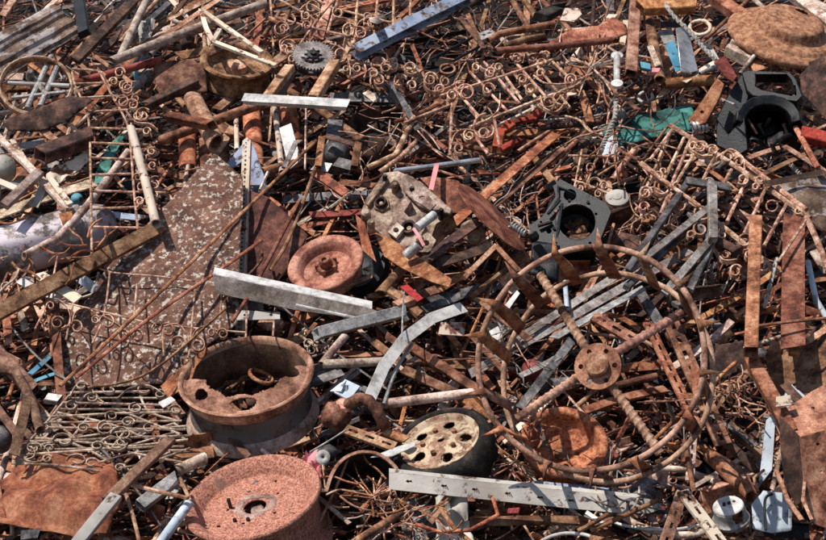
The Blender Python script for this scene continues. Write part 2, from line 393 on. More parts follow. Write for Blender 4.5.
# ------------------------------------------------------------------ bars
def bar(kind, path, w, mk, hs, label=None, roll=None, bend=None, twist=0., name=None, cat=None, group=None, parent=None, holes=True):
    n = len(path)
    hh = [hs[0] + (hs[-1] - hs[0]) * i / (n - 1) for i in range(n)] if len(hs) != n else hs
    my = sum(p[1] for p in path) / n; mh = sum(hh) / n
    W = w * S(my, mh)
    if bend is None: bend = .012 if kind in ('rod', 'flat', 'strap') else .004
    ln = sum(math.hypot(b[0] - a[0], b[1] - a[1]) for a, b in zip(path, path[1:]))
    pts = [P(x, y, h) for (x, y), h in zip(path, hh)]
    if n == 2 and ln > 30:
        a, b = pts; L_ = (b - a).length; k = 6; s1 = rnd() * 90
        ap, am = rnd() * math.pi * 2, bend * L_ * (rnd() * 1.6)
        off = NRM * math.sin(ap) + UPS * math.cos(ap) + RT * math.cos(ap + 1)
        pts = [a.lerp(b, i / k) + off * am * math.sin(math.pi * i / k) + off.cross(b - a).normalized() * (bend * .3 * L_ * noise.noise((i * .7, s1, 0))) for i in range(k + 1)]
    elif n > 2 and kind in ('rod', 'strap', 'wire', 'curl'):
        pts = [Vector(q) for q in spline([tuple(p) for p in pts], 6)]
    m = MB(); mid = pts[len(pts) // 2]
    tc = (CAM - mid).normalized()
    up = (NRM + tc * .3).normalized(); ax = (pts[-1] - pts[0]).normalized()
    if roll is None: roll = (rnd() - .5) * 36
    up = Matrix.Rotation(R_(roll), 3, ax) @ up
    if kind in ('flat', 'strap', 'chan', 'slot', 'wood', 'solid'):
        sd_ = ax.cross(up).normalized(); W *= min(1.45, 1 / max(.3, (sd_ - tc * sd_.dot(tc)).length))
    ct = tuple(random.gauss(0, .3) for _ in range(4))
    if kind in ('rod', 'wire', 'curl'): m.sweep(pts, circ(W / 2, 7 if w > 3 else 5), up, cut=ct)
    elif kind == 'rebar':
        L_ = (pts[-1] - pts[0]).length; k = max(20, int(L_ / (W * .16)))
        a, b = pts[0], pts[-1]
        q = [a.lerp(b, i / k) for i in range(k + 1)]
        m.sweep(q, circ(W / 2, 12), up, rmod=lambda i, j: 1 + .16 * max(0, math.sin(i * 1.05 + j * math.pi / 6)) - .04)
    elif kind == 'tube': m.sweep(pts, circ(W / 2, 16), up, hollow=.78, cut=ct)
    elif kind == 'box': m.sweep(pts, rect(W, W * .85, W * .07), up, hollow=.82, cut=ct)
    elif kind in ('solid', 'wood', 'block'): m.sweep(pts, rect(W, W * .6, W * .06), up, cut=ct)
    elif kind in ('flat', 'strap'): m.sweep(pts, rect(W, max(.004, W * .13)), up, twist=twist, cut=ct)
    elif kind == 'angle':
        t = max(.004, W * .11); a = W * .72
        m.sweep(pts, [(-a / 2, a / 2), (a / 2, a / 2), (a / 2, a / 2 - t), (-a / 2 + t, a / 2 - t), (-a / 2 + t, -a / 2), (-a / 2, -a / 2)], Matrix.Rotation(R_(-25 if rnd() < .6 else 40), 3, ax) @ up, cut=ct)
    elif kind == 'chan':
        t = W * .09; a, b = W / 2, W * .22
        m.sweep(pts, [(-a, b), (a, b), (a, -b), (a - t, -b), (a - t, b - t), (-a + t, b - t), (-a + t, -b), (-a, -b)], up, cut=ct)
    elif kind == 'ibeam':
        t = W * .1; a, b = W / 2, W * .4
        m.sweep(pts, [(-a, b), (a, b), (a, b - t), (t / 2, b - t), (t / 2, -b + t), (a, -b + t), (a, -b), (-a, -b), (-a, -b + t), (-t / 2, -b + t), (-t / 2, b - t), (-a, b - t)], up, cut=ct)
    elif kind == 'slot':                      # strip with a row of oblong slots
        a, b = pts[0], pts[-1]; L_ = (b - a).length; t = ax; nn = (up - t * up.dot(t)).normalized(); sd = t.cross(nn)
        k = max(3, int(L_ / (W * 1.5))); loops = [[a - sd * W / 2, b - sd * W / 2, b + sd * W / 2, a + sd * W / 2]]
        for i in range(k):
            c = a.lerp(b, (i + .5) / k); l_ = L_ / k * .27; q = W * .14
            loops.append([c + t * x + sd * y for x, y in ((-l_, -q), (-l_, q), (l_, q), (l_, -q))])
        m.slab(loops, nn, max(.004, W * .1))
        # a folded lip along one edge makes it an angle strip
        e = sd * W / 2; m.sweep([a + e - nn * W * .16, b + e - nn * W * .16], rect(max(.004, W * .09), W * .3), nn)
    x0, y0 = path[0]; x1, y1 = path[-1]
    if parent is None and not label: label = auto_label(kind, mk, x0, y0, x1, y1, w)
    return m.build(name or NAMES[kind], mk, parent, label if parent is None else None, (cat or KW[kind]) if parent is None else None,
                   (group or GROUPS.get(kind)) if parent is None else None, smooth=40)
def bars(txt, **kw):
    for l in txt.strip().splitlines():
        l = l.strip()
        if not l or l.startswith('#'): continue
        f = [q.strip() for q in l.split('|')]
        k = f[0].split(':'); roll = float(k[1]) if len(k) > 1 else None
        path = [tuple(float(c) for c in p.split(',')) for p in f[1].split()]
        bar(k[0], path, float(f[2]), f[3], [float(c) for c in f[4].split()], f[5] if len(f) > 5 and f[5] else None, roll,
            name=f[6] if len(f) > 6 else None, cat=f[7] if len(f) > 7 else None, **kw)
def plates(txt):
    """x,y outline | h | normal right,up,toward or N | thickness px | material | label | name | category | holes as x,y,r ..."""
    for l in txt.strip().splitlines():
        l = l.strip()
        if not l or l.startswith('#'): continue
        f = [q.strip() for q in l.split('|')]
        poly = [tuple(float(c) for c in p.split(',')) for p in f[0].split()]
        cx = sum(p[0] for p in poly) / len(poly); cy = sum(p[1] for p in poly) / len(poly); h = float(f[1])
        n = NRM if f[2] == 'N' else cv(*[float(c) for c in f[2].split(',')])
        holes = []
        if len(f) > 8 and f[8]:
            for q in f[8].split():
                v = [float(c) for c in q.split(',')]; holes.append(ellipse(v[0], v[1], v[2], v[3] if len(v) > 3 else v[2] * .8, 0, 14))
        m = MB()
        if f[3].startswith('~'):
            m.panel(poly, P(cx, cy, h), n, float(f[3][1:]), 5); m.build(f[6], f[4], None, f[5], f[7], None, sol=.004, smooth=28); continue
        m.plate(poly, holes, P(cx, cy, h), n, float(f[3]) * S(cy, h))
        m.build(f[6], f[4], None, f[5], f[7], None, bev=.0015)
# ------------------------------------------------------------------ grilles
def spiral(cx, cy, r, a0, d=1, turns=1.35, sq=1., end=.42, tail=None):
    n = 26; out = []; turns *= .82
    if tail: out.append(tail)
    for i in range(n + 1):
        t = i / n; a = R_(a0) + d * turns * 2 * math.pi * t; q = r * (1 - (1 - end) * t)
        out.append((cx + q * math.cos(a), cy - q * math.sin(a) * sq))
    return out
def grille(name, label, cat, hf, rails, bars_, scrolls, w, mk, curves=(), rw=None):
    """hf(x, y) height of the panel over the heap face; every rail, bar and scroll a part"""
    ax = [p for r in list(rails) + list(bars_) for p in r] + [(s_[0], s_[1]) for s_ in scrolls]
    cx = sum(p[0] for p in ax) / len(ax); cy = sum(p[1] for p in ax) / len(ax)
    root = thing(name, P(cx, cy, hf(cx, cy)), label, cat)
    W = w * S(cy, hf(cx, cy)); RW = (rw or w * 1.5) * S(cy, hf(cx, cy))
    def go(pn, pts, ww, flat=False, lift=0., n=7):
        m = MB(); q = [P(x, y, hf(x, y)) + NRM * lift for x, y in pts]
        if flat: m.sweep(q, rect(ww * .45, ww * 1.5), NRM)
        else: m.sweep(q, circ(ww / 2, n), NRM)
        m.build(pn, mk, root, smooth=50)
    def wav(a, b):
        k = 6; s1 = rnd() * 99; d = math.hypot(b[0] - a[0], b[1] - a[1]) * .012
        return [(a[0] + (b[0] - a[0]) * i / k + d * noise.noise((i, s1, 1)), a[1] + (b[1] - a[1]) * i / k + d * noise.noise((i, s1, 7))) for i in range(k + 1)]
    for r in rails: go('rail', wav(*r) if len(r) == 2 else spline(r, 6), RW, lift=.003)
    for b in bars_: go('upright', wav(*b) if len(b) == 2 else spline(b, 6), W)
    for s_ in scrolls:
        if len(s_) == 7 and s_[6] == .9 and rnd() < .55: continue
        s_ = list(s_); s_[2] *= .85 + .85 * rnd() ** 1.5
        if len(s_) > 5: s_[5] *= .85 + .3 * rnd()
        k = dict(zip(('cx', 'cy', 'r', 'a0', 'd', 'turns', 'sq'), s_))
        go('scroll', spiral(**k), W * .9, True, lift=.008)
    for c in curves: go('curl', spline(c, 8), W * .9, True, lift=.006)
    return root
EXPO = 0.1

# ================================================================== setting
m = MB()
m.add([(-150, -60, 0), (150, -60, 0), (150, 240, 0), (-150, 240, 0)], [(0, 1, 2, 3)])
mat('soil', 'dirt', '1f1814', '382a22', '55443a', scale=1.4, fine=30, spread=0)
m.build('ground', 'soil', None, 'bare brown dirt yard around the scrap heap', 'ground', None, 'structure')
m = MB()                                     # the bed of the heap: a mound whose near face is the slope the scrap lies on
mat('bed', 'dark', '0d0a09', '1a1310', '2c1f19', scale=9, fine=60, spread=0)  # near-black so that the gaps look deep in shade
NX, NY = 90, 70
o0 = P(413, 270, 0)
for j in range(NY + 1):
    for i in range(NX + 1):
        u = -7 + 14 * i / NX; v = -2.9 + 9.5 * j / NY
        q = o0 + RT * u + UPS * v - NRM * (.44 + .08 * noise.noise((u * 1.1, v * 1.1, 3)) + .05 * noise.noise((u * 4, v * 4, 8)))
        vv = max(0, v - 3.2); q.z -= vv * vv * .32; q.y -= 0
        e = max(0, abs(u) - 4.6); q.z -= e * e * .5
        q.z = max(q.z, -.05)
        m.v.append(q)
m.f = [(j * (NX + 1) + i, j * (NX + 1) + i + 1, (j + 1) * (NX + 1) + i + 1, (j + 1) * (NX + 1) + i) for j in range(NY) for i in range(NX)]
m.mi = [0] * len(m.f)
m.build('terrain', 'bed', None, 'mound buried under the scrap, coloured dark for the shade in the gaps', 'terrain', None, 'structure', smooth=180)

# ================================================================== landmarks used in labels
for k, x, y in [('spiked wheel', 590, 360), ('black engine block', 572, 215), ('beige gearbox', 405, 215), ('big peeling plate', 165, 290), ('broken wheel rim', 246, 390),
    ('speckled wheel rim', 252, 500), ('dished rust wheel', 325, 262), ('cream tyre wheel', 440, 440), ('orange pan', 566, 440), ('long white beam', 520, 490),
    ('ribbed guard rail', 35, 35), ('hoop of grey bars', 36, 86), ('ladder grille', 115, 150), ('stout rust pipe', 205, 120), ('toothed gear', 313, 55), ('rusty brake drum', 237, 68),
    ('blue beam', 410, 22), ('peeling tank', 55, 240), ('grey scroll grille', 100, 425), ('red oxide sheet', 62, 498), ('brown dome', 788, 32), ('black cowl', 755, 110),
    ('upright channel posts', 775, 285), ('fence grille', 725, 195), ('grey steel frame', 685, 230), ('edge-on rust disc', 492, 217), ('white curved strap', 410, 345), ('heavy grey beam', 290, 292),
    ('perforated cream strip', 241, 220), ('blue angle bracket', 250, 165), ('orange angle beam', 80, 270), ('rounded grey tarp', 805, 200), ('holed rust box', 800, 440), ('white motor cap', 732, 512),
    ('teal panel', 640, 120), ('red frame', 505, 135), ('twisted white rod', 690, 28), ('pink rust post', 635, 40), ('pointed pipes', 550, 38), ('white metal flat', 690, 50),
    ('coil spring', 738, 390), ('wire tangle', 375, 500), ('black mudguard', 360, 480), ('hooked ball', 345, 415), ('white cap jar', 620, 203), ('slotted rust rail', 690, 390),
    ('middle scroll grille', 510, 90), ('upper scroll grille', 350, 35), ('thin scroll panel', 130, 315), ('rusty trough', 190, 152), ('leaning cream pipe', 190, 38), ('white sheet scraps', 455, 515),
    ('bent rust plate', 800, 355), ('silver pipe', 435, 166), ('white tilted plate', 289, 147), ('black oil drum', 335, 145)]:
    mark(k, x, y)

mat('rimband', 'grey', '4a3e38', '5f5650', '72685f', scale=7, fine=80, spread=0, paint=('54504e', '77706a'), cov=.5, pscale=5, prough=.6)
mat('rimfoot', 'pinkish', '7a5d50', 'ab9184', 'c4afa2', scale=9, fine=120, spread=0)
mat('rimshade', 'brown', '3c2a20', '604636', '785b48', scale=9, fine=90, spread=0)  # darker rim rust: shade of the inner wall put into its colour
mat('creamrust', 'cream', '5c4030', '8c6c54', 'ab8e76', paint=('a8967a', 'c4b396'), cov=.5, pscale=16, spread=0)
# ================================================================== wheels and round things
# broken truck rim
mx, R = disc(246, 374, 67, 38, 10, .36)
t = thing('truck_wheel', mx.translation, 'large rusty truck wheel rim with its centre broken out, above the speckled rim', 'wheel rim')
m = MB()
pr = [(.93, -.10), (.945, -.03), (.97, 0), (1.0, .012), (1.02, -.008), (1.012, -.035), (.98, -.05), (.955, -.07), (.965, -.12), (.96, -.17), (.93, -.19), (.935, -.22), (.92, -.24)]
m.lathe(sc(pr, R), mx, 96)
m.build('top_bead', 'rim', t, smooth=50); m = MB()
m.lathe(sc([(.92, -.24), (.905, -.34), (.90, -.54), (.925, -.60)], R), mx, 96); m.build('barrel_band', 'rimband', t, 'dark grey band of old paint', smooth=50); m = MB()
m.lathe(sc([(.925, -.60), (.945, -.62), (.985, -.68), (1.01, -.74), (1.015, -.78), (.99, -.80), (.95, -.78)], R), mx, 96)
m.build('bottom_flange', 'rimfoot', t, smooth=50); m = MB()
m.lathe(sc([(.93, -.10), (.895, -.2), (.885, -.5), (.93, -.64), (.98, -.76)], R), mx, 96)
m.build('inner_barrel', 'rimshade', t, smooth=50)
m = MB()
a0, a1 = R_(168), R_(362)
dp = resample([(.945, -.05), (.90, -.075), (.82, -.03), (.72, .01), (.60, .035), (.50, .045)], 26)
holes = [(.76 * R, R_(205), .14 * R, .6), (.75 * R, R_(262), .19 * R, .55), (.68 * R, R_(345), .15 * R, .8)]
nseg = 230
m.lathe(sc(dp, R), mx, nseg, holes, a0, a1)
# ragged inner edge: drop cells beyond a noisy radius
vs, fs = m.v, []
inv = mx.inverted()
for f in m.f:
    c = inv @ (sum((vs[i] for i in f), Vector()) / 4)
    a = (math.atan2(c.y, c.x)) % (2 * math.pi); rr = math.hypot(c.x, c.y) / R
    lim = .60 + .07 * noise.noise((a * 3, 2, 0)) + .03 * noise.noise((a * 11, 5, 0)) + .12 * max(0, math.cos((a - R_(305)) * 2.2) - .8)
    e = min(a - a0, (a1 - a))
    lim += max(0, .25 - e) * 1.0
    if rr > lim: fs.append(f)
m.f = fs; m.mi = [0] * len(fs)
m.build('broken_disc', 'rim', t, 'pinkish rust disc sector with oval hand holes and a torn edge', sol=.007, smooth=50)
m = MB(); fr = Matrix.Rotation(R_(35), 4, 'Z')
# speckled rim
mx, R = disc(252, 496, 69, 38.5, 17, .34)
t = thing('truck_wheel', mx.translation, 'speckled pinkish rust wheel rim with a square hub hole, at the very bottom', 'wheel rim')
m = MB()
pr = [(.17, -.20), (.2, -.195), (.34, -.185), (.46, -.19), (.62, -.20), (.72, -.215), (.78, -.20), (.83, -.12), (.88, -.06), (.95, -.005), (.99, .01), (1.01, -.01), (1.0, -.045), (.965, -.06), (.955, -.13), (.92, -.2), (.9, -.34), (.9, -.7), (.94, -.8), (1.02, -.86)]
hs = [(.40 * R, R_(a), .030 * R, 1) for a in (20, 92, 164, 236, 308)] + [(.62 * R, R_(50), .028 * R, 1), (.6 * R, R_(200), .03 * R, 1)]
m.lathe(sc(resample(pr, 90), R), mx, 150, hs, wob=.006)
m.build('rim_shell', 'speck', t, smooth=50, sol=.006)
for a, r_ in ((160, .36), (215, .40), (245, .34)):
    m = MB(); c = mx @ Vector((math.cos(R_(a)) * r_ * R, math.sin(R_(a)) * r_ * R, -.17 * R)); m.tube([c, c + mx.to_3x3() @ Vector((0, 0, .16 * R if a == 160 else .04 * R))], .03 * R, 6)
    m.build('wheel_stud', 'black', t, smooth=40)
m = MB(); m.lathe(sc([(.19, -.19), (.2, -.172), (.29, -.170), (.31, -.182)], R), mx, 40, wob=.25); m.build('hub_plate', 'rimfoot', t, 'grey worn plate around the hub hole', smooth=40)
m = MB(); c = mx @ Vector((.02 * R, 0, -.34 * R)); z3 = mx.to_3x3()
m.box(c, z3 @ Vector((.10 * R, 0, 0)), z3 @ Vector((0, .2 * R, 0)), z3 @ Vector((0, 0, .05 * R)))
m.build('hub_block', 'dusty', t, bev=.006)
# dished wheel
mx, R = disc(325, 262, 38.5, 25.5, 22, .40)
t = thing('dished_wheel', mx.translation, 'pinkish rust dished wheel with a bolted hub, above the heavy grey beam', 'wheel')
m = MB(); pr = [(.1, -.26), (.3, -.26), (.58, -.30), (.66, -.27), (.72, -.12), (.78, -.02), (.84, .0), (.97, .0), (1.0, -.02), (1.0, -.07), (.95, -.1), (.90, -.12), (.86, -.3), (.84, -.5)]
m.lathe(sc(resample(pr, 60), R), mx, 96, wob=.008); m.build('wheel_shell', 'dish', t, smooth=50, sol=.006)
m = MB(); m.lathe(sc([(.27, -.2), (.25, -.12), (.17, -.09), (.16, .06), (.13, .1), (.07, .1), (.06, .04), (0, .04)], R), mx, 28); m.build('hub', 'rustr', t, smooth=40)
for k in range(5):
    a = R_(20 + 72 * k); c = mx @ Vector((math.cos(a) * .27 * R, math.sin(a) * .27 * R, -.2 * R)); m = MB()
    m.tube([c, c + z3.to_3x3() @ Vector((0, 0, .12 * R))], .055 * R, 6); m.build('lug_nut', 'rustr', t)
m = MB(); mx2, R2 = disc(361, 268, 26, 20, 50, .28); m.lathe(sc([(0, -.1), (.5, -.1), (.8, 0), (1, -.06), (1.02, -.4), (.8, -.7)], R2), mx2, 40)
m.build('drum', 'black', None, 'black rubber drum tucked behind the dished rust wheel', 'drum', sol=.005)
# brake drum
mx, R = disc(237, 60, 35, 17, -4, .34)
t = thing('brake_drum', mx.translation, 'dark rusty brake drum with two flanges, standing beside the toothed gear', 'brake drum')
m = MB(); pr = [(.2, -.32), (.7, -.32), (.82, -.28), (.86, -.06), (.93, .0), (1.02, .01), (1.04, -.03), (.98, -.07), (.88, -.13), (.84, -.2), (.83, -.3), (.8, -.34), (.8, -.38), (.87, -.43), (.9, -.52), (.93, -.6), (.98, -.66), (.95, -.7)]
m.lathe(sc(resample(pr, 50), R), mx, 72, wob=.01); m.build('drum_shell', 'rust', t, smooth=45, sol=.008)
m = MB(); m.lathe(sc([(.32, -.32), (.28, -.14), (.12, -.12), (0, -.12)], R), mx, 24); m.build('hub', 'rustp', t)
# tyre wheel with cream disc
mx, R = disc(440, 441, 50, 30, 22, .34)
t = thing('tyre_wheel', mx.translation, 'old black tyre on a cream wheel disc with oval holes', 'wheel')
m = MB(); m.lathe(sc([(.80, -.2), (.84, .02), (.90, .07), (.97, .05), (1.04, -.06), (1.07, -.2), (1.07, -.5), (1.02, -.62), (.85, -.66)], R), mx, 72); m.build('tyre', 'tyre', t, smooth=50)
m = MB(); hs = [(.52 * R, R_(a), .125 * R, 1.0) for a in (55, 127, 199, 271, 343)] + [(.0, 0, .1 * R, 1)]
m.lathe(sc(resample([(.05, .0), (.2, .01), (.3, -.03), (.5, -.05), (.7, -.08), (.76, -.02), (.82, .02)], 46), R), mx, 130, hs); m.build('wheel_disc', 'creamrust', t, sol=.006, smooth=50)
for k in range(5):
    a = R_(19 + 72 * k); c = mx @ Vector((math.cos(a) * .36 * R, math.sin(a) * .36 * R, -.02 * R)); m = MB()
    m.tube([c - z3 @ Vector((0, 0, .03)), c + mx.to_3x3() @ Vector((0, 0, .07 * R))], .055 * R, 6); m.build('lug_nut', 'rust', t)
# orange pan
mx, R = disc(564, 441, 43, 33, -8, .33)
t = thing('deep_pan', mx.translation, 'orange speckled deep rusty pan behind the lower edge of the spiked wheel', 'pan')
m = MB(); hs = [(.35 * R, R_(a), .06 * R, 1) for a in (15, 160, 290)]
m.lathe(sc(resample([(.02, -.52), (.45, -.52), (.64, -.48), (.78, -.34), (.83, -.03), (.86, .03), (.97, .04), (1.01, .01), (1.02, -.04), (.98, -.06), (.94, -.2), (.84, -.5)], 60), R), mx, 110, hs, wob=.012); m.build('pan_shell', 'pan', t, smooth=50, sol=.006)
m = MB(); m.lathe(sc([(.2, -.52), (.18, -.45), (0, -.44)], R), mx, 20); m.build('hub', 'rustr', t)
# brown dome
mx, R = disc(786, 36, 58, 24, -17, .40)
t = thing('wheel_dome', mx.translation, 'large brown orange domed wheel disc with an oval slot above the black cowl', 'wheel disc')
m = MB(); hs = [(.40 * R, R_(72), .13 * R, .55)]
m.lathe(sc(resample([(.02, .34), (.2, .34), (.50, .33), (.55, .30), (.60, .17), (.64, .13), (.80, .11), (.86, .05), (.95, .03), (1.0, .0), (1.01, -.05), (.98, -.09), (.9, -.07)], 60), R), mx, 120, hs, wob=.006); m.build('dome_shell', 'dome', t, smooth=50, sol=.008)
# edge-on disc
mx, R = disc(492, 217, 46, 9.5, -45, .42)
m = MB(); m.lathe(sc([(0, .05), (.5, .045), (.92, .02), (1.0, 0), (.99, -.03), (.9, -.02), (0, -.01)], R), mx, 64, wob=.012)
m.build('rusty_disc', 'rusto', None, 'thin orange brown rusty disc seen nearly edge-on beside the beige gearbox', 'disc', sol=.0)
# toothed gear
mx, R = disc(313, 55, 20.5, 14, -3, .42)
t = thing('gear_wheel', mx.translation, 'dull grey toothed gear wheel with a dark hub, lying above two square tubes', 'gear')
m = MB(); nt_ = 40
o_ = [mx @ Vector((math.cos(2 * math.pi * i / (nt_ * 4)) * R * q, math.sin(2 * math.pi * i / (nt_ * 4)) * R * q, 0)) for i in range(nt_ * 4) for q in [1.05 if i % 4 < 2 else .95]]
cr = [mx @ Vector((math.cos(a) * R * r_, math.sin(a) * R * r_, 0)) for r_, a in [(.62, R_(195 + 15 * k)) for k in range(11)] + [(.42, R_(340 - 15 * k)) for k in range(10)]]
m.slab([o_, cr], (mx.to_3x3() @ Vector((0, 0, 1))).normalized(), .012); m.build('gear_plate', 'grey', t, smooth=0)
m = MB(); m.lathe(sc([(.3, .0), (.28, .08), (.15, .1), (.13, .2), (0, .2)], R), mx, 16)
for k in range(8):
    a = R_(45 * k); p = mx @ Vector((math.cos(a) * .22 * R, math.sin(a) * .22 * R, .06 * R)); q = mx @ Vector((math.cos(a) * .42 * R, math.sin(a) * .42 * R, .03 * R)); m.tube([p, q], .05 * R, 5)
m.build('splined_hub', 'black', t)
mx2, R2 = disc(311, 62, 18, 11, -5, .36); m = MB(); m.lathe(sc([(.3, 0), (1, 0), (1, -.2), (.3, -.2)], R2), mx2, 40); m.build('backing_ring', 'steel', t)
# dark drum ring
mx, R = disc(385, 125, 36, 19, 0, .16)
t = thing('shallow_drum', mx.translation, 'dark brown shallow drum full of thin twigs of rust, above the black oil drum', 'drum')
m = MB(); m.lathe(sc([(0, -.3), (.8, -.3), (.86, -.1), (.93, .02), (1, 0), (.97, -.2), (.95, -.5)], R), mx, 60, wob=.02); m.build('drum_shell', 'rustd', t, sol=.008)
for x, y, a, b, an, h, mk, lb, c_ in [(36, 85, 36, 29, 4, .40, 'scroll', 'cream rusted hoop crossed by grey bars beside the ladder grille', 'hoop')]:
    mx, R = disc(x, y, a, b, an, h)
    t = thing('barred_hoop', mx.translation, lb, c_)
    m = MB(); m.lathe(sc([(.93, -.18), (.93, 0), (.96, .03), (1, 0), (1, -.18)], R), mx, 64, wob=.01); m.build('hoop_band', mk, t, sol=.004)
    for x1, y1, x2, y2, w, mk2 in [(6, 83, 70, 86, 4.5, 'white'), (27, 109, 51, 57, 6, 'galv'), (40, 107, 58, 66, 6, 'galv'), (12, 98, 66, 92, 4, 'galv'), (30, 74, 48, 96, 5, 'grey')]:
        m = MB(); m.tube([P(x1, y1, h + .0), P(x2, y2, h + .02)], w / 2 * S(y1, h), 10); m.build('cross_bar', mk2, t)
    m = MB(); m.lathe([(.0, .03), (.012, .03), (.02, .01), (.02, -.03)], disc(30, 75, 10, 8, 0, h + .04)[0], 10); m.build('end_bolt', 'grey', t)

# ================================================================== the spiked wheel
mx, R = disc(588.5, 356, 114.5, 109, 41, .78)
z3 = mx.to_3x3(); WD = .29
t = thing('spiked_wheel', mx.translation, 'big open spiked cage wheel of two rust rings with ribbed spokes', 'wheel')
def wp(r, a, z): return mx @ Vector((math.cos(a) * r * R, math.sin(a) * r * R, z))
def ringpts(r, z, n=90, wob=.014, sd=0): return [wp(r * (1 + wob * noise.noise((math.cos(k * 2 * math.pi / n) * 2, math.sin(k * 2 * math.pi / n) * 2, sd))), 2 * math.pi * k / n, z + .014 * noise.noise((k * .12, sd, 4))) for k in range(n)]
for z, r_, sd in ((0, 1, 1), (-WD, .985, 6)):
    m = MB(); m.tube(ringpts(r_, z, sd=sd), 0.0104, 10, closed=True); m.build('ring', 'wheel', t, smooth=60)
for k, im in enumerate([108, 85, 62, 37, 14, -10, -32, -66, -87, -110, -140, 168, 198, 150, 132]):
    a = R_(im - 41); da = .045 * (1 if k % 2 else -1) + (rnd() - .5) * .05
    m = MB(); w0 = .045 + .032 * rnd(); q = (rnd() - .5) * .06; e_ = .03 * (rnd() - .5)
    tip = wp(1.14 + .05 * rnd(), a + da * .5, .02 + .02 * rnd())
    b1, b2 = wp(.985, a + w0 * .8, .016), wp(.985, a - w0 * .7, .010)
    k1, k2 = wp(.965 + e_, a + w0 + q, -WD * .55), wp(.965 - e_, a - w0 + q, -WD * .5)
    r1, r2 = wp(.95, a + w0 * 1.1 + q, -WD - .012), wp(.95, a - w0 * .9 + q, -WD - .012)
    m1 = wp(1.02, a + w0 * .45, .022); m2 = wp(1.02, a - w0 * .42, .016)
    m.add([tip, m1, m2, b1, b2, k1, k2, r1, r2], [(0, 1, 2), (1, 3, 4, 2), (3, 5, 6, 4), (5, 7, 8, 6)])
    m.build('spike_blade', random.choice(['rust', 'rusto', 'rustr', 'rustp']), t, smooth=20, sol=.007)
hubz = -.13
for im, ln in ((122, 1.06), (32.5, .9), (212, .87), (305.5, .96)):
    a = R_(im - 41); a_, b_ = wp(.1, a, hubz), wp(ln, a, hubz - .03); L_ = (b_ - a_).length; k = int(L_ / .0032)
    m = MB(); m.sweep([a_.lerp(b_, i / k) for i in range(k + 1)], circ(.0165, 12), z3 @ Vector((0, 0, 1)), rmod=lambda i, j: .9 + .2 * max(0, math.sin(i * .9 + j * math.pi / 6)) ** 1.2)
    m.build('spoke', 'wheel', t, smooth=60)
mh, Rh = mx.copy(), .08
mh.translation = wp(.035, R_(-75 - 41 + 30), hubz + .012)
o_ = [mh @ Vector((math.cos(i * math.pi / 24) * Rh, math.sin(i * math.pi / 24) * Rh, .012)) for i in range(48)]
hl = [[mh @ Vector((math.cos(R_(60 * k + 20)) * Rh * .72 + .0085 * math.cos(i), math.sin(R_(60 * k + 20)) * Rh * .72 + .0085 * math.sin(i), .012)) for i in [j * math.pi / 6 for j in range(12)]] for k in range(6)]
m = MB(); m.slab([o_] + hl, z3 @ Vector((0, 0, 1)), .014); m.build('hub_plate', 'dish', t, smooth=0, bev=.002)
m = MB(); m.lathe([(.04, .012), (.04, .034), (.034, .04), (0, .041)], mh, 32); m.build('hub_boss', 'rustp', t, smooth=40)

# ================================================================== gearbox, engine block, cowl and other castings
nrm = cv(-.25, .55, .8); h = .44; p0 = P(405, 205, h)
n_g = nrm
t = thing('gearbox', p0, 'beige cast gearbox with round ports and a white cylinder on it', 'gearbox')
def pl(poly, holes, off, thick, pn, mk, n=nrm, bev=.004, lab=None):
    m = MB(); m.plate(poly, holes, p0 + n * off, n, thick); return m.build(pn, mk, t, lab, bev=bev)
pl([(361, 212), (366, 199), (384, 173), (398, 171), (421, 182), (450, 208), (452, 214), (436, 224), (428, 246), (405, 252), (392, 236), (375, 226)], [ellipse(381, 203, 5.5, 5), ellipse(395, 186, 3.6, 3.2)], 0, .09, 'housing', 'casting', bev=.006)
pl([(374, 200), (381, 195), (388, 199), (389, 207), (382, 211), (374, 208)], [ellipse(381, 203, 4, 3.6)], .012, .012, 'port_flange', 'casting')
pl([(391, 222), (396, 207), (406, 196), (411, 201), (404, 212), (409, 217), (420, 214), (426, 226), (418, 240), (403, 249), (390, 240), (386, 231)], [ellipse(409, 228, 7, 6)], .05, .05, 'bracket', 'casting', bev=.006)
pl([(388, 232), (397, 222), (404, 228), (396, 238)], [ellipse(396, 230, 3, 2.6)], .075, .02, 'lug', 'dusty')
pl([(400, 172), (412, 176), (452, 209), (450, 214), (418, 205), (403, 190)], [], .03, .02, 'cover', 'dusty', lab='grey brown cover plate with a pale edge')
for x, y, r_ in ((395, 186, 3.5), (366, 214, 5), (371, 224, 4), (420, 240, 4), (441, 212, 3), (385, 178, 2.5), (412, 190, 2.5)):
    m = MB(); mm, rr = disc(x, y, r_, r_ * .8, 0, h + .05); m.lathe([(0, .02), (rr * .6, .02), (rr, .012), (rr, -.05)], mm, 12); m.build('boss', 'casting' if r_ > 3 else 'black', t)
for x, y, r_ in ((381, 203, 6.5), (395, 186, 4.6), (409, 228, 8)):
    m = MB(); mm = Matrix.Translation(on_plane(x, y, p0 + n_g * (.055 if r_ > 7 else .016), n_g)) @ n_g.to_track_quat('Z', 'Y').to_matrix().to_4x4(); q = r_ * S(y, h)
    m.lathe([(q * .62, -.03), (q * .66, .012), (q * .95, .014), (q, .0), (q, -.02)], mm, 20); m.build('port_ring', 'rustd', t, smooth=40)
    m = MB(); m.lathe([(0, .0), (q * .3, .0), (q * .34, -.02)], mm, 12); m.build('port_plug', 'casting', t)
pl([(372, 226), (384, 222), (392, 232), (390, 244), (378, 242)], [], .03, .06, 'foot', 'casting')
pl([(410, 184), (424, 190), (436, 204), (430, 210), (414, 200)], [ellipse(422, 198, 3, 2.4)], .035, .02, 'flange', 'dusty')
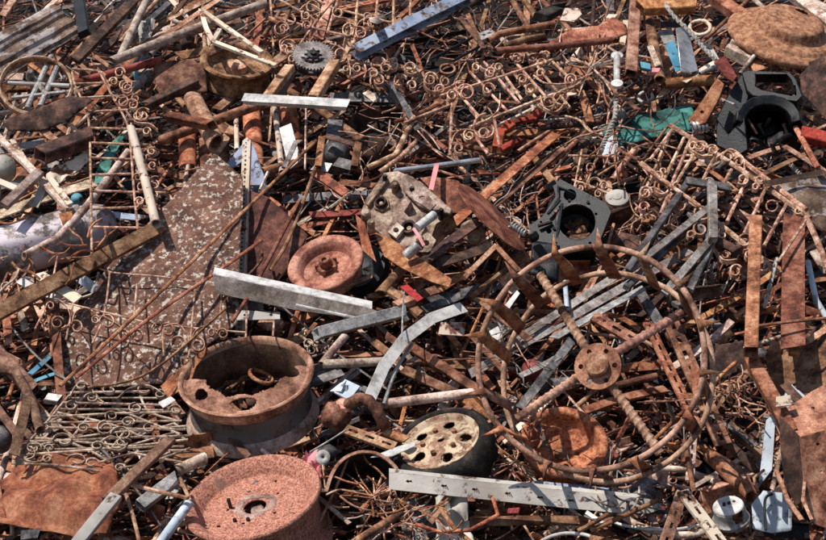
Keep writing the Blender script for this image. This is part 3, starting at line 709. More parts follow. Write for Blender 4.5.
pl([(416, 238), (428, 232), (436, 240), (430, 252), (418, 252)], [ellipse(426, 243, 3.4, 3)], .04, .05, 'ear', 'casting')
for x0, y0, x1, y1 in ((368, 206, 388, 180), (390, 240, 404, 250), (398, 212, 408, 198)):
    m = MB(); m.sweep([on_plane(x0, y0, p0 + n_g * .012, n_g), on_plane(x1, y1, p0 + n_g * .012, n_g)], rect(.014, .022, .003), n_g); m.build('stiffening_rib', 'casting', t)
m = MB(); m.tube([P(417, 228, h + .13), P(434, 215, h + .13)], .019, 14); m.build('cylinder', 'clean', t)
m = MB(); m.tube([P(433, 216, h + .13), P(438, 212, h + .13)], .012, 8); m.build('cylinder_cap', 'black', t)
m = MB(); m.tube([P(414, 229, h + .13), P(420, 238, h + .14), P(424, 246, h + .12)], .007, 6); m.build('hose', 'pink', t)
m = MB(); m.tube([P(406, 256, h + .06), P(418, 245, h + .1)], .022, 12); m.build('stub', 'galv', t)
# black engine block
nrm = cv(-.05, .35, .94); h = .36; p0 = P(570, 215, h)
t = thing('engine_block', p0, 'sooty black engine block with one big round bore above the spiked wheel', 'engine block')
big = ellipse(577, 222, 18.5, 19, 0, 40)
pl([(553, 186), (560, 179), (606, 203), (611, 212), (600, 240), (592, 248), (545, 252), (531, 243), (529, 226), (544, 215), (556, 196)], [big, ellipse(570, 195, 6.5, 6, 0, 20), ellipse(549, 231, 2.8, 2.6), ellipse(560, 207, 1.4, 1.3), ellipse(596, 214, 1.5, 1.4), ellipse(590, 243, 1.6, 1.4), ellipse(541, 222, 1.3, 1.2), ellipse(556, 243, 1.5, 1.3)], 0, .03, 'front_plate', 'soot', bev=.004)
m = MB(); c0 = p0 - nrm * .03
ou = [on_plane(x, y, c0, nrm) for x, y in [(558, 186), (604, 207), (607, 213), (596, 242), (545, 249), (533, 240), (533, 228), (546, 217), (559, 197)]]
kx = [v - nrm * .17 - UP * .03 for v in ou]; k = len(ou)
m.add(ou + kx, [(i, (i + 1) % k, k + (i + 1) % k, k + i) for i in range(k)] + [tuple(reversed(range(k, 2 * k)))]); m.build('crankcase', 'soot', t, sol=.012)
m = MB(); mm = Matrix.Translation(on_plane(577, 222, c0, nrm)) @ nrm.to_track_quat('Z', 'Y').to_matrix().to_4x4(); rb = 19.2 * S(222, h)
m.lathe([(rb, 0), (rb * .96, -.1), (rb * .2, -.12)], mm, 36); m.build('bore', 'black', t, sol=.004)
m = MB(); m.sheet([(566, 222), (588, 218), (590, 238), (568, 238)], [h - .1, h - .1, h - .08, h - .08], .03, 14, 10, 8, .3); m.build('bore_shaft', 'rust', t, bev=.004)
m = MB(); mm2 = mm.copy(); mm2.translation = on_plane(577, 222, p0 + nrm * .006, nrm); m.lathe([(rb * 1.0, -.01), (rb * 1.0, .004), (rb * 1.12, .004), (rb * 1.14, -.006)], mm2, 40); m.build('bore_collar', 'steel', t, smooth=40)
for k in range(8):
    a = k * math.pi / 4 + .3; c = mm2 @ Vector((math.cos(a) * rb * 1.26, math.sin(a) * rb * 1.26, 0)); m = MB(); m.tube([c - nrm * .01, c + nrm * .008], .007, 6); m.build('casing_bolt', 'soot' if k % 3 else 'rust', t)
for pa, pb in (((556, 246), (562, 204)), ((538, 226), (552, 222)), ((600, 206), (598, 236)), ((548, 214), (560, 200))):
    m = MB(); m.sweep([on_plane(*pa, p0 + nrm * .006, nrm), on_plane(*pb, p0 + nrm * .006, nrm)], rect(.012, .018, .003), nrm); m.build('casting_rib', 'soot', t)
for x, y, w in ((552, 187, 9), (534, 237, 8), (603, 208, 6)):
    m = MB(); m.box(P(x, y, h + .02), (RT * .8 + UP * .5).normalized() * w * .5 * S(y), (UP * .8 - RT * .5).normalized() * w * .4 * S(y), nrm * .02); m.build('mounting_lug', 'soot', t, bev=.004)
m = MB(); m.sheet([(532, 240), (560, 247), (558, 282), (530, 276)], [.34, .33, .25, .26], .02, 8, 10, 8); m.build('sump', 'soot', t, sol=.01)
# black cowl
h = .46; p0 = P(757, 100, h)
t = thing('engine_cowl', p0, 'black plastic engine cowl with a square opening above an arched hollow', 'cowl')
nrm = cv(.1, .72, .62)
pl([(741, 73), (748, 70), (790, 72), (796, 78), (803, 96), (797, 102), (752, 96), (746, 90)], [[(756, 75), (786, 75), (790, 79), (795, 92), (791, 95), (760, 91), (756, 86)]], 0, .05, 'square_collar', 'black', bev=.006)
m = MB(); n2 = cv(-.5, .25, .8); pA = on_plane(748, 88, p0, nrm)
m.plate([(743, 74), (752, 88), (744, 116), (728, 134), (713, 131), (716, 118), (729, 92)], [], pA, n2, .04); m.build('side_panel', 'soot', t, bev=.008)
m = MB()                                               # arched hood: half barrel open to the viewer
mm, rr = disc(768, 122, 32, 25, -4, h - .02, 1)
m.lathe([(rr * .70, -.04), (rr * .74, .0), (rr * .95, .02), (rr * 1.04, -.02), (rr * 1.10, -.14), (rr * .95, -.28)], mm, 9, (), R_(2), R_(188)); m.build('arched_hood', 'black', t, sol=.012, smooth=20, bev=.004)
m = MB(); m.sheet([(738, 112), (798, 108), (802, 146), (742, 150)], [h - .16, h - .16, h - .14, h - .14], .09, 6, 20, 16, .1); m.build('dark_backing', 'black', t, sol=.006, smooth=30)  # crumpled black sheet added to stand for the darkness inside the hollow
for q in range(6):
    m = MB(); x, y = 748 + 40 * rnd(), 116 + 26 * rnd(); m.tube([P(x, y, h - .08), P(x + 12 * rnd() - 4, y + 10 * rnd() - 5, h - .05), P(x + 14 * rnd(), y + 10, h - .09)], .006, 6); m.build('inner_pipe', 'black' if q % 2 else 'rustd', t)
m = MB(); m.plate([(716, 118), (728, 134), (744, 116), (748, 150), (738, 156), (716, 146)], [], P(732, 134, h - .08), n2, .03); m.build('lower_panel', 'black', t, bev=.006)
m = MB(); m.tube([P(722, 99, h + .06), P(734, 104, h + .08), P(737, 108, h + .05)], .004, 5); m.build('wire_clip', 'galv', t)
# hooked ball
t = thing('tow_hook', P(345, 415, .36), 'rust coated ball with a thick bent hook, beside the broken wheel rim', 'tow hook')
m = MB(); mm, rr = disc(336, 416, 15, 14, 0, .34); m.lathe([(rr * math.sin(a), rr * .95 * math.cos(a)) for a in [math.pi * k / 14 for k in range(15)]], mm, 24, wob=.3); m.build('ball', 'rust', t, smooth=60)
m = MB(); q = spline([tuple(P(x, y, hh)) for x, y, hh in ((345, 408, .36), (352, 402, .40), (362, 399, .42), (370, 402, .43), (378, 412, .42), (384, 426, .36))], 8)
m.sweep(q, circ(.022, 12), NRM, rmod=lambda i, j: 1 + .3 * noise.noise((i * .25, j * .6, 2))); m.build('hook', 'rust', t, smooth=60)
m = MB(); mm, rr = disc(342, 406, 9, 7.5, 10, .38); m.lathe([(0, .012), (rr * .6, .012), (rr * .95, .0), (rr, -.06)], mm, 20, wob=.2); m.build('collar', 'rustp', t)
# white cap jar
t = thing('capped_jar', P(622, 210, .3), 'rusty jar with a dirty white lid beside the black engine block', 'jar')
mm, rr = disc(617, 197, 11, 7.5, 0, .33)
m = MB(); m.lathe(sc([(.9, -.05), (1.1, -.3), (1.4, -.9), (1.3, -2.2), (.8, -2.6)], rr), mm, 28, wob=.05); m.build('jar_body', 'rustd', t, sol=.004)
m = MB(); m.lathe(sc([(0, .12), (.4, .1), (.45, .02), (.9, .02), (1.05, -.06), (1.05, -.3)], rr), mm, 28, wob=.06); m.build('lid', 'white', t, sol=.003)
# white motor cap
t = thing('motor_cap', P(732, 512, .34), 'white motor end cap with a round top and an open window of copper', 'motor cap')
mm, rr = disc(728, 505, 15, 9, 10, .36)
m = MB(); m.lathe(sc([(0, .02), (.6, .03), (.66, 0), (.95, 0), (1.0, -.06), (.98, -.14)], rr), mm, 40, [(.5 * rr, R_(150), .07 * rr, 1), (.55 * rr, R_(20), .06 * rr, 1.0)]); m.build('top', 'clean', t, sol=.003)
m = MB(); m.lathe(sc([(1.0, -.12), (1.0, -.3), (1.01, -.6), (1.03, -.9), (1.12, -1.05), (1.22, -1.12), (1.2, -1.3), (.9, -1.35)], rr), mm, 60, [(1.0 * rr, R_(300), .40 * rr, .1)]); m.build('shell', 'galv', t, sol=.004)
m = MB(); m.lathe(sc([(.6, -.2), (.72, -.5), (.6, -.9)], rr), mm, 24); m.build('winding', 'rusto', t)
m = MB(); mm2, r2 = disc(731, 503, 2, 1.4, 0, .372)
for k in range(3): mm2, r2 = disc(724 + 5 * k, 503.5 - k, 1.6, 1, 0, .366); m.lathe([(0, .004), (r2, .002), (r2, -.01)], mm2, 8)
m.build('top_screw', 'black', t)
# knuckle lug under the edge-on disc
m = MB(); mm, rr = disc(472, 231, 13, 12, 30, .40); m.lathe(sc([(0, .7), (.45, .65), (.62, .4), (.95, .2), (1, -.1), (.8, -.5), (.5, -.9)], rr), mm, 9, wob=.25)
m.build('cast_knuckle', 'casting', None, 'pale rusty cast knuckle beneath the thin edge-on disc', 'knuckle', smooth=25, bev=.004)
# spring, coil
def coil(name, lab, cat, x0, y0, x1, y1, r, turns, w, mk, h0, h1=None):
    a, b = P(x0, y0, h0), P(x1, y1, h1 if h1 is not None else h0); ax = (b - a); q = ax.normalized(); s1 = q.orthogonal().normalized(); s2 = q.cross(s1); n = turns * 18; rr = r * S(y0, h0)
    m = MB(); m.sweep([a + ax * i / n + s1 * rr * math.cos(i * math.pi / 9) + s2 * rr * math.sin(i * math.pi / 9) for i in range(n + 1)], circ(w * .5 * S(y0, h0), 6), q)
    return m.build(name, mk, None, lab, cat, smooth=60)
coil('coil_spring', 'dark rusty coil spring between the slotted rail and the bent post', 'spring', 720, 400, 752, 382, 13, 5, 2.2, 'rust', .26, .26)
coil('coil_spring', 'small pale ribbed spring beside the edge-on disc', 'spring', 511, 224, 526, 234, 3.2, 6, 1.8, 'galv', .44)
coil('coil_spring', 'short bright spring below the orange bracket of the teal panel', 'spring', 692, 128, 707, 126, 5, 4, 3.4, 'alu', .38)
def twist(name, lab, cat, path, w, mk, h):
    pts = [Vector(q) for q in spline([tuple(P(x, y, h)) for x, y in path], 14)]; m = MB(); W = w * S(path[0][1], h)
    m.sweep(pts, rect(W, W * .42), NRM, twist=len(path) * 11.); return m.build(name, mk, None, lab, cat, smooth=30)
twist('twisted_rod', 'twisted black and white rod running down to the red mesh tag', 'twisted rod', [(659, -6), (672, 14), (690, 32), (704, 48), (718, 62)], 4.4, 'white', .52)
twist('twisted_rod', 'twisted white rod hanging over the dim teal panel', 'twisted rod', [(616, 100), (615, 116), (610, 130), (604, 143), (601, 152)], 4.6, 'white', .44)
twist('twisted_rod', 'twisted pale rod near the rounded grey tarp', 'twisted rod', [(787, 161), (795, 169), (803, 178)], 4.5, 'white', .34)
# chain
t = thing('chain', P(768, 280, .4), 'short rust and white chain hanging between two channel posts', 'chain')
for k in range(9):
    x, y = 776 - 1.3 * k, 262 + 5.2 * k; m = MB(); mm, rr = disc(x, y, 3.9, 2.2 if k % 2 else 1.2, 75, .46); m.tube([mm @ Vector((math.cos(i * math.pi / 8) * rr, math.sin(i * math.pi / 8) * rr * .55, 0)) for i in range(16)], .005, 6, closed=True); m.build('link', 'white', t, smooth=60)
# tank
t = thing('water_tank', P(45, 245, .2), 'peeling pink and white water tank lying under the ladder grille', 'tank')
a, b = P(-45, 266, .22), P(116, 222, .24); R = 24 * S(245, .2); q = (b - a).normalized(); mm = Matrix.Translation(b) @ q.to_track_quat('Z', 'Y').to_matrix().to_4x4(); L_ = (b - a).length
m = MB(); m.lathe([(R * 1.0, -L_), (R, -L_ * .8), (R * .97, -L_ * .6), (R, -L_ * .45), (R * .95, -L_ * .3), (R * 1.0, -.16), (R * 1.02, -.155), (R * 1.02, -.14), (R * .99, -.135)], mm, 56, wob=.14); m.build('shell', 'tank', t, smooth=60, sol=.004)
m = MB(); m.lathe([(R * 1.01, -.15), (R * .98, -.08), (R * .8, -.03), (R * .4, 0), (0, .0)], mm, 48, wob=.06); m.build('end_dome', 'tank', t, smooth=60)
m = MB(); m.plate([(59, 213), (72, 211), (73, 222), (64, 227)], [], P(66, 218, .42), cv(.2, .6, .7), .01); m.build('outlet', 'rusto', t)

# ================================================================== sheets and plates
plates('''
215,154 242,176 243,190 240,250 238,322 205,345 188,372 160,380 112,386 86,384 62,390 63,335 82,305 112,264 150,222 183,190|.31|-.1,.62,.75|~.02|peel|big maroon plate with cream paint flaking off, leaning across the slope|steel_plate|plate
245,190 268,198 287,214 308,235 297,256 283,276 255,305 240,322 241,250|.30|-.05,.55,.8|~.016|maroon|smaller maroon ribbed plate joined to the flaking one beside the perforated strip|steel_plate|plate
152,63 205,57 207,92 178,98 160,100|.30|.1,.5,.85|~.012|rust|dark rusty square sheet beside the brake drum|sheet_scrap|sheet
2,121 35,110 72,97 94,100 70,122 40,132 8,131|.42|0,.25,.95|~.02|rustd|dark brown curved sheet hiding the foot of the barred hoop|sheet_scrap|sheet
279,128 291,123 301,160 290,169 286,158|.34|-.2,.5,.85|1.2|clean|white tilted plate standing among the rusty troughs|white_plate|plate
328,119 343,120 340,138 326,135|.32|.1,.6,.8|1.2|steel|small grey square plate above the black oil drum|small_plate|plate
374,232 388,236 452,279 449,287 430,281 402,268 384,256|.47|-.3,.75,.6|1.5|rusto|long orange rust blade lying under the beige gearbox|rust_fin|blade
355,214 364,222 372,250 376,262 362,250|.42|-.7,.2,.7|1.2|rusto|narrow orange rust fin between the dished wheel and the gearbox|rust_fin|blade
430,176 458,180 474,199 470,214 452,214 420,178|.38|-.2,.5,.8|~.014|rustr|reddish rust plate behind the top of the gearbox|rust_plate|plate
665,45 674,40 684,68 676,72|.42|.2,.7,.7|1.2|sky|bright blue flat strip beside the white metal flat|painted_strip|strip
676,28 687,26 698,70 690,73 681,71|.46|.3,.6,.75|1.4|alu|pale white metal flat propped near the twisted rod|metal_flat|flat
658,30 672,29 676,42 664,44|.38|0,.7,.7|1.2|galv|grey square plate at the head of the blue strip|small_plate|plate
714,62 724,56 729,62 737,76 733,82 724,76|.53|-.1,.6,.8|2|red|dark red mesh tag at the end of the twisted rod|mesh_tag|tag
541,47 566,32 600,26 613,17 626,25 629,33 600,44 572,46|.42|.1,.55,.8|~.014|rustr|long rust panel between the pointed pipes|rust_sheet|panel
600,128 625,118 660,110 690,106 694,114 690,132 668,134 640,142 612,148|.25|0,.7,.7|~.01|teal|teal painted panel half buried under wires|painted_sheet|panel
602,142 612,134 622,150 616,158 598,156|.26|.0,.6,.8|1.2|pale|pale blue crumpled flap below the teal panel|painted_flap|flap
688,120 704,98 717,78 724,84 718,100 706,122 696,126|.46|-.4,.5,.75|4|rusto|orange bracket leaning on the black cowl|angle_bracket|bracket|702,112,2
806,60 822,56 838,70 842,118 826,120 812,104 800,92 798,74|.36|-.5,.35,.8|~.04|rustd|dark torn rust sheet beside the black cowl, under the brown dome|torn_sheet|sheet|
765,352 772,338 786,343 792,346 826,328 850,318 850,372 800,396 776,402 770,376|.40|-.25,.7,.75|~.03|rust|bent dark rust plate with a pale rim below the channel posts|bent_plate|plate
752,504 763,490 782,492 792,503 792,530 772,533 753,528|.30|0,.5,.85|~.012|pale|pale blue white dented panel beside the white motor cap|dented_sheet|panel
772,412 782,398 792,384 806,396 800,416 782,424|.36|0,.6,.8|1.2|pale|speckled pale blue plate behind the bent post|painted_plate|plate
766,420 776,412 772,470 758,488|.32|-.3,.4,.85|1.2|pale|narrow pale blue strip leaning below the bent post|painted_strip|strip
0,483 -20,484 -20,520 6,521|.30|0,.8,.6|1.2|oxide|red corner of sheet at the edge beside the oxide sheet|sheet_corner|sheet
370,457 398,446 416,441 415,446 392,456|.36|0,.8,.6|1.2|clean|pointed white plate between the mudguard and the cream tyre wheel|white_plate|plate
504,306 517,290 520,293 507,312|.36|-.2,.6,.8|1.2|clean|slim white blade seen inside the spiked wheel|white_sliver|sliver
489,331 498,326 503,336 495,342|.34|0,.6,.8|1.2|clean|white slotted tab inside the spiked wheel|white_tab|tab|496,334,1.4
496,318 501,316 508,330 503,334|.34|0,.6,.8|1.2|clean|slim white tab leaning inside the spiked wheel|white_tab|tab
441,322 466,322 464,336 438,334|.30|0,.6,.8|1.6|cream|cream flat scrap behind the ring of the spiked wheel|cream_scrap|scrap
236,310 280,312 280,319 237,320|.33|0,.6,.8|1.3|white|white drilled tab under the heavy grey beam|drilled_tab|tab|245,315,1.6 271,315,1.8
158,402 171,396 176,400 163,408|.36|0,.7,.7|1|clean|small white tag lying on the grey scroll grille|white_tag|tag
160,386 182,366 206,345 208,352 196,366 190,384 168,398|.31|-.4,.6,.7|1.4|rusto|orange rust flap behind the broken wheel rim|rust_flap|flap
32,205 38,186 45,184 47,188 38,208|.38|0,.7,.7|1.2|white|pale grey short flat among tan boards|pale_flat|flat
96,172 108,146 122,133 124,137 113,158 106,182 94,184|.22|0,.7,.7|1.2|teal|teal torn strip behind the ladder grille rungs|torn_strip|strip
508,508 520,507 519,513 507,513|.36|0,.6,.8|3|red|small pinkish red block below the long white beam|red_block|block
150,502 165,506 163,519 147,522|.26|.1,.5,.85|3|oxide|orange red square block beside the speckled rim|square_block|block
530,480 575,484 612,488 612,496 530,489|.30|0,.9,.4|1.4|blue|blue painted edge showing behind the long white beam|painted_edge|strip
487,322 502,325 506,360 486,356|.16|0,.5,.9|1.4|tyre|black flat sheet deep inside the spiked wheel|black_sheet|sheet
565,8 578,8 582,14 574,22 560,20|.38|0,.7,.7|2|cream|white and olive carton shaped scrap beside a black box|carton_scrap|scrap
700,40 712,46 720,60 714,58 704,50|.3|0,.7,.7|1.2|white|crumpled white flap below the twisted rod|white_flap|flap
''')
t = thing('rust_box', P(805, 450, .45), 'heavy folded rust box with a sunlit pinkish holed top at the lower corner', 'box')
for poly, hl, hh, n2, mk, pn in (([(779, 413), (812, 391), (840, 376), (860, 420), (800, 437)], [(792, 420, 2), (813, 408, 2), (830, 398, 2)], .50, cv(-.1, .8, .55), 'dish', 'top'), ([(779, 414), (800, 437), (806, 500), (796, 506), (784, 484), (780, 450)], [], .49, cv(-.75, .1, .65), 'rustd', 'side_sheet'), ([(800, 437), (860, 420), (860, 540), (815, 524), (806, 500)], [(818, 444, 2), (822, 472, 2.4)], .49, cv(.15, .1, .95), 'rust', 'face_sheet')):  # light and shade painted in: pale rust on top, darkest on the side
    m = MB(); cx = sum(p[0] for p in poly) / len(poly); cy = sum(p[1] for p in poly) / len(poly); m.plate(poly, [ellipse(a, b, r, r * .8, 0, 12) for a, b, r in hl], P(cx, cy, hh), n2, .006); m.build(pn, mk, t, bev=.002)
for x, y, r in ((812, 460, 5), (820, 486, 6), (814, 508, 5), (787, 440, 3.5), (824, 456, 4)):
    m = MB(); mm = Matrix.Translation(on_plane(x, y, P(826, 470, .49), cv(.15, .1, .95)) if x > 800 else on_plane(x, y, P(790, 460, .49), cv(-.75, .1, .65))) @ (cv(.15, .1, .95) if x > 800 else cv(-.75, .1, .65)).to_track_quat('Z', 'Y').to_matrix().to_4x4(); q = r * S(y, .49)
    m.lathe([(0, q * .5), (q * .5, q * .42), (q * .85, q * .15), (q * 1.1, -.002)], mm, 18, wob=.15); m.build('dent_boss', 'rust', t, smooth=60)
m = MB(); m.sweep([P(782, 420, .51), P(801, 442, .51), P(806, 470, .5), P(803, 500, .5), P(812, 520, .5)], circ(.006, 6), NRM); m.build('folded_lip', 'rustp', t)
# crumpled sheets
def crumple(c4, hs, amp, fq, mk, lab, name, cat, rag=.06, nx=26, ny=18, th=.004):
    m = MB(); m.sheet(c4, hs, amp, fq, nx, ny, rag); return m.build(name, mk, None, lab, cat, smooth=50, sol=th)
m = MB(); m.panel([(-12, 478), (2, 470), (26, 453), (70, 451), (110, 456), (119, 480), (122, 505), (112, 541), (84, 540), (40, 530), (-12, 522)], P(60, 498, .32), cv(-.05, .78, .62), .06, 5, .8, 1.9)
m.build('crumpled_sheet', 'oxide', None, 'large crumpled red oxide sheet under the edge of the grey scroll grille', 'sheet', sol=.004, smooth=16)
crumple([(106, 462), (118, 470), (124, 500), (98, 545)], [.30, .28, .26, .30], .03, 9, 'oxide', 'folded red oxide end piece with a round hole beside the painted plank', 'crumpled_sheet', 'sheet')
crumple([(770, 187), (850, 160), (850, 240), (792, 222)], [.36, .36, .30, .30], .05, 3.5, 'guard', 'smooth rounded grey brown tarp sheet at the edge', 'rounded_sheet', 'sheet', rag=.02)
crumple([(436, 488), (462, 486), (474, 545), (436, 545)], [.26, .24, .26, .26], .05, 11, 'white', 'crumpled white sheet metal below the long white beam', 'crumpled_sheet', 'sheet', rag=.15)
crumple([(405, 500), (440, 505), (436, 548), (402, 548)], [.18, .2, .2, .2], .04, 12, 'grey', 'grey crumpled tin at the bottom below the wire tangle', 'crumpled_sheet', 'sheet', rag=.15)
crumple([(618, 476), (652, 478), (664, 506), (616, 510)], [.24, .26, .24, .24], .05, 14, 'steel', 'burnt grey crumpled lump at the end of the long white beam', 'crumpled_lump', 'lump', rag=.2)
crumple([(700, 480), (716, 474), (726, 500), (700, 508)], [.14, .14, .12, .12], .04, 12, 'rustd', 'dark crumpled sheet behind the white motor cap', 'crumpled_sheet', 'sheet', rag=.2)
crumple([(715, 345), (745, 342), (748, 385), (712, 380)], [.22, .22, .16, .18], .02, 6, 'rustd', 'dark brown flat sheet behind the orange upright post', 'flat_sheet', 'sheet', rag=.1)
crumple([(-12, 148), (40, 160), (46, 196), (-12, 190)], [.14, .16, .14, .14], .03, 8, 'rusto', 'orange dusty sheet beneath the tan boards', 'crumpled_sheet', 'sheet', rag=.1)
crumple([(48, 172), (88, 150), (90, 160), (52, 190)], [.36, .36, .34, .34], .02, 10, 'cream', 'torn cream board end under the dark box beam', 'torn_board', 'board', rag=.15)
crumple([(690, 365), (702, 372), (700, 400), (694, 398)], [.30, .34, .3, .3], .02, 10, 'rusto', 'orange rust flag on the edge of the spiked wheel', 'rust_flag', 'flap', rag=.1)
crumple([(136, 18), (156, 22), (150, 40), (140, 42)], [.34, .34, .32, .32], .03, 16, 'white', 'white crushed can beside the leaning cream pipe', 'crushed_can', 'can', rag=.1)
crumple([(300, 456), (318, 450), (322, 480), (314, 486)], [.2, .2, .18, .18], .05, 16, 'pink', 'crumpled pink tin between the speckled rim and the mudguard', 'crumpled_tin', 'tin', rag=.2)
# mudguard
m = MB(); q = spline([(326, 492), (333, 472), (345, 458), (362, 452), (380, 455), (396, 468), (404, 486)], 6)
vs = []
for (x, y) in q:
    for k in range(9): vs.append(P(x + (368 - x) * .08 * k / 8, y + 3.2 * k, .36 - .2 * math.sin(k / 8 * 1.5)))
m.add(vs, [(i * 9 + k, i * 9 + k + 1, (i + 1) * 9 + k + 1, (i + 1) * 9 + k) for i in range(len(q) - 1) for k in range(8)])
m.build('mudguard', 'tyre', None, 'black curved mudguard beside the speckled wheel rim', 'mudguard', sol=.006, smooth=50)
m = MB(); m.sweep([P(x, y, .37) for x, y in q], rect(.012, .006), NRM); m.build('edging_strip', 'rustp', None, 'thin rust strip along the lip of the black mudguard', 'strip')
t = thing('plastic_bung', P(323, 457, .4), 'small round white cap with a dark centre beside the mudguard', 'cap')
mm, rr = disc(323, 457, 7, 7, 0, .40); m = MB(); m.lathe(sc([(.2, .1), (.8, .12), (1, 0), (1, -.2)], rr), mm, 24); m.build('cap_shell', 'clean', t, sol=.002)
m = MB(); m.lathe(sc([(.26, .1), (0, .16)], rr), mm, 10); m.build('cap_centre', 'black', t)
# guard rail
m = MB(); a, b = P(-30, 72, .40), P(69, 17, .40); W = 46 * S(45, .4)
pr = [(-.5, -.05), (-.46, .0), (-.38, .02), (-.34, .07), (-.26, .08), (-.22, .03), (-.14, .01), (-.1, -.05), (-.02, -.06), (.02, .02), (.1, .05), (.16, .04), (.2, -.03), (.28, -.04), (.32, .05), (.4, .06), (.44, .0), (.5, -.02)]
loop = [(x * W, y * W) for x, y in pr] + [(x * W, y * W - .006) for x, y in reversed(pr)]; loop = [(x, y * .7) for x, y in loop]
k = 12; m.sweep([a.lerp(b, i / k) + NRM * .008 * noise.noise((i * .6, 1, 1)) for i in range(k + 1)], loop, (NRM * .5 + (CAM - a).normalized() * .5))
m.build('guard_rail', 'guard', None, 'ribbed brown and grey guard rail at the upper corner', 'guard rail', smooth=30)
# troughs behind the stout pipe: curved half pipes standing up
for x0, y0, x1, y1, w, mk, hh, lab in [(188, 168, 187, 132, 18, 'rusto', .24, 'orange rusty half-round trough beside the stout rust pipe'), (255, 168, 251, 106, 19, 'rusto', .22, 'tall orange half-round trough under the white channel'), (296, 168, 288, 106, 17, 'rusto', .2, 'orange half-round trough behind the white tilted plate'), (222, 168, 222, 128, 15, 'rust', .18, 'brown half-round trough above the big peeling plate'), (205, 172, 204, 140, 12, 'rust', .2, 'slim brown half-round trough below the stout rust pipe')]:
    m = MB(); W = w / 2 * S(y0, hh); n_ = 9
    pr = [(W * math.cos(math.pi * (.02 + .96 * i / n_)), W * .7 * math.sin(math.pi * (.02 + .96 * i / n_))) for i in range(n_ + 1)]
    pr = pr + [(x * .93, y * .93 - .002) for x, y in reversed(pr)]
    a, b = P(x0, y0, hh - .02), P(x1, y1, hh + .02); m.sweep([a.lerp(b, i / 6) for i in range(7)], pr, (CAM - a).normalized() * .7 + NRM * .3)
    m.build('rusty_trough', mk, None, lab, 'trough', 'half-round troughs standing in the heap', smooth=50)
# black oil drum end and small round things
for x, y, a, b, an, hh, mk, lab, nm, c_ in [(336, 150, 14, 12, 0, .26, 'steel', 'dark round oil drum end below the grey square plate', 'oil_drum', 'drum'), (371, 146, 16, 15, 20, .24, 'rustd', 'dark rounded canister beside the shallow drum', 'round_canister', 'canister'),
        (4, 165, 12, 13, 0, .40, 'white', 'white cylinder end at the edge among tan boards', 'white_cylinder', 'cylinder'), (77, 197, 6, 4, 0, .3, 'sky', 'small turquoise lid beside the peeling tank', 'turquoise_lid', 'lid'),
        (0, 436, 12, 13, 0, .28, 'steel', 'dark blue grey drum at the edge beside the grey scroll grille', 'oil_drum', 'drum'), (531, 368, 10, 11, 40, .26, 'red', 'round red canister inside the spiked wheel', 'red_canister', 'canister'),
        (620, 112, 6, 5, 0, .3, 'galv', 'small grey cap over the teal panel', 'grey_cap', 'cap'), (188, 40, 8, 6, 0, .2, 'rustd', 'dark round fitting under the leaning cream pipe', 'round_fitting', 'fitting')]:
    m = MB(); mm, rr = disc(x, y, a, b * .86, an, hh); m.lathe(sc([(0, .45), (.4, .42), (.75, .26), (.95, 0), (1, -.4), (.98, -1.6)], rr), mm, 36, wob=.03); m.build(nm, mk, None, lab, c_, smooth=50)
# white insulator post
t = thing('insulator_post', P(617, 70, .44), 'white insulator post with wide caps beside the pink rust post', 'insulator')
m = MB(); m.tube([P(617, 84, .42), P(617, 56, .46)], 3.4 * S(70, .4), 12); m.build('stem', 'clean', t)
for y in (56, 84):
    m = MB(); mm, rr = disc(617, y, 6, 3.5, 0, .45); m.lathe(sc([(0, .4), (1, .2), (1, -.3), (0, -.4)], rr), mm, 20); m.build('wide_cap', 'clean', t)
# hoops
for x, y, a, b, an, hh, w, mk, lab in [(672, 500, 58, 32, -6, .20, 7, 'dusty', 'dull golden wheel hoop behind the slotted strips'), (660, 506, 62, 22, 0, .16, 3, 'clean', 'slim white bicycle hoop at the bottom behind the slotted strips'), (571, 556, 38, 23, 0, .34, 4, 'clean', 'white hoop cut off by the bottom edge'),
        (700, 28, 10, 7, 0, .34, 4, 'cream', 'pale ring beside the twisted rod'), (460, 262, 16, 8, 20, .2, 2, 'rust', 'thin rust hoop under the knuckle'), (512, 222, 9, 5, 0, .3, 1.6, 'galv', 'thin grey hoop beside the ribbed spring'), (332, 350, 7, 6, 0, .22, 2.4, 'iron', 'small iron ring beside the alloy bar'), (500, 80, 30, 16, 10, .1, 2, 'rustd', 'thin dark hoop buried under the middle scroll grille'),
        (462, 480, 13, 16, 0, .2, 2.4, 'rusto', 'orange wire hoop below the long white beam'), (772, 206, 5.5, 5.5, 0, .4, 1.8, 'scroll', 'small tan ring on the fence grille')]:
    m = MB(); mm, rr = disc(x, y, a, b, an, hh); m.tube([mm @ Vector((math.cos(i * math.pi / 36) * rr, math.sin(i * math.pi / 36) * rr, .008 * noise.noise((i * .2, x, 0)))) for i in range(72)], w / 2 * S(y, hh), 8, closed=True)
    m.build('metal_hoop', mk, None, lab, 'hoop', smooth=60)
# red frame
t = thing('red_framework', P(505, 135, .2), 'orange red painted frame half hidden under the middle scroll grille', 'frame')
for p, w in [([(497, 148), (500, 132), (512, 124)], 9), ([(500, 150), (520, 140)], 7), ([(532, 120), (540, 112)], 8), ([(506, 124), (536, 118)], 6)]:
    m = MB(); m.sweep([P(x, y, .24) for x, y in p], rect(w * S(130), .02, .003), NRM); m.build('frame_bar', 'scarlet', t)
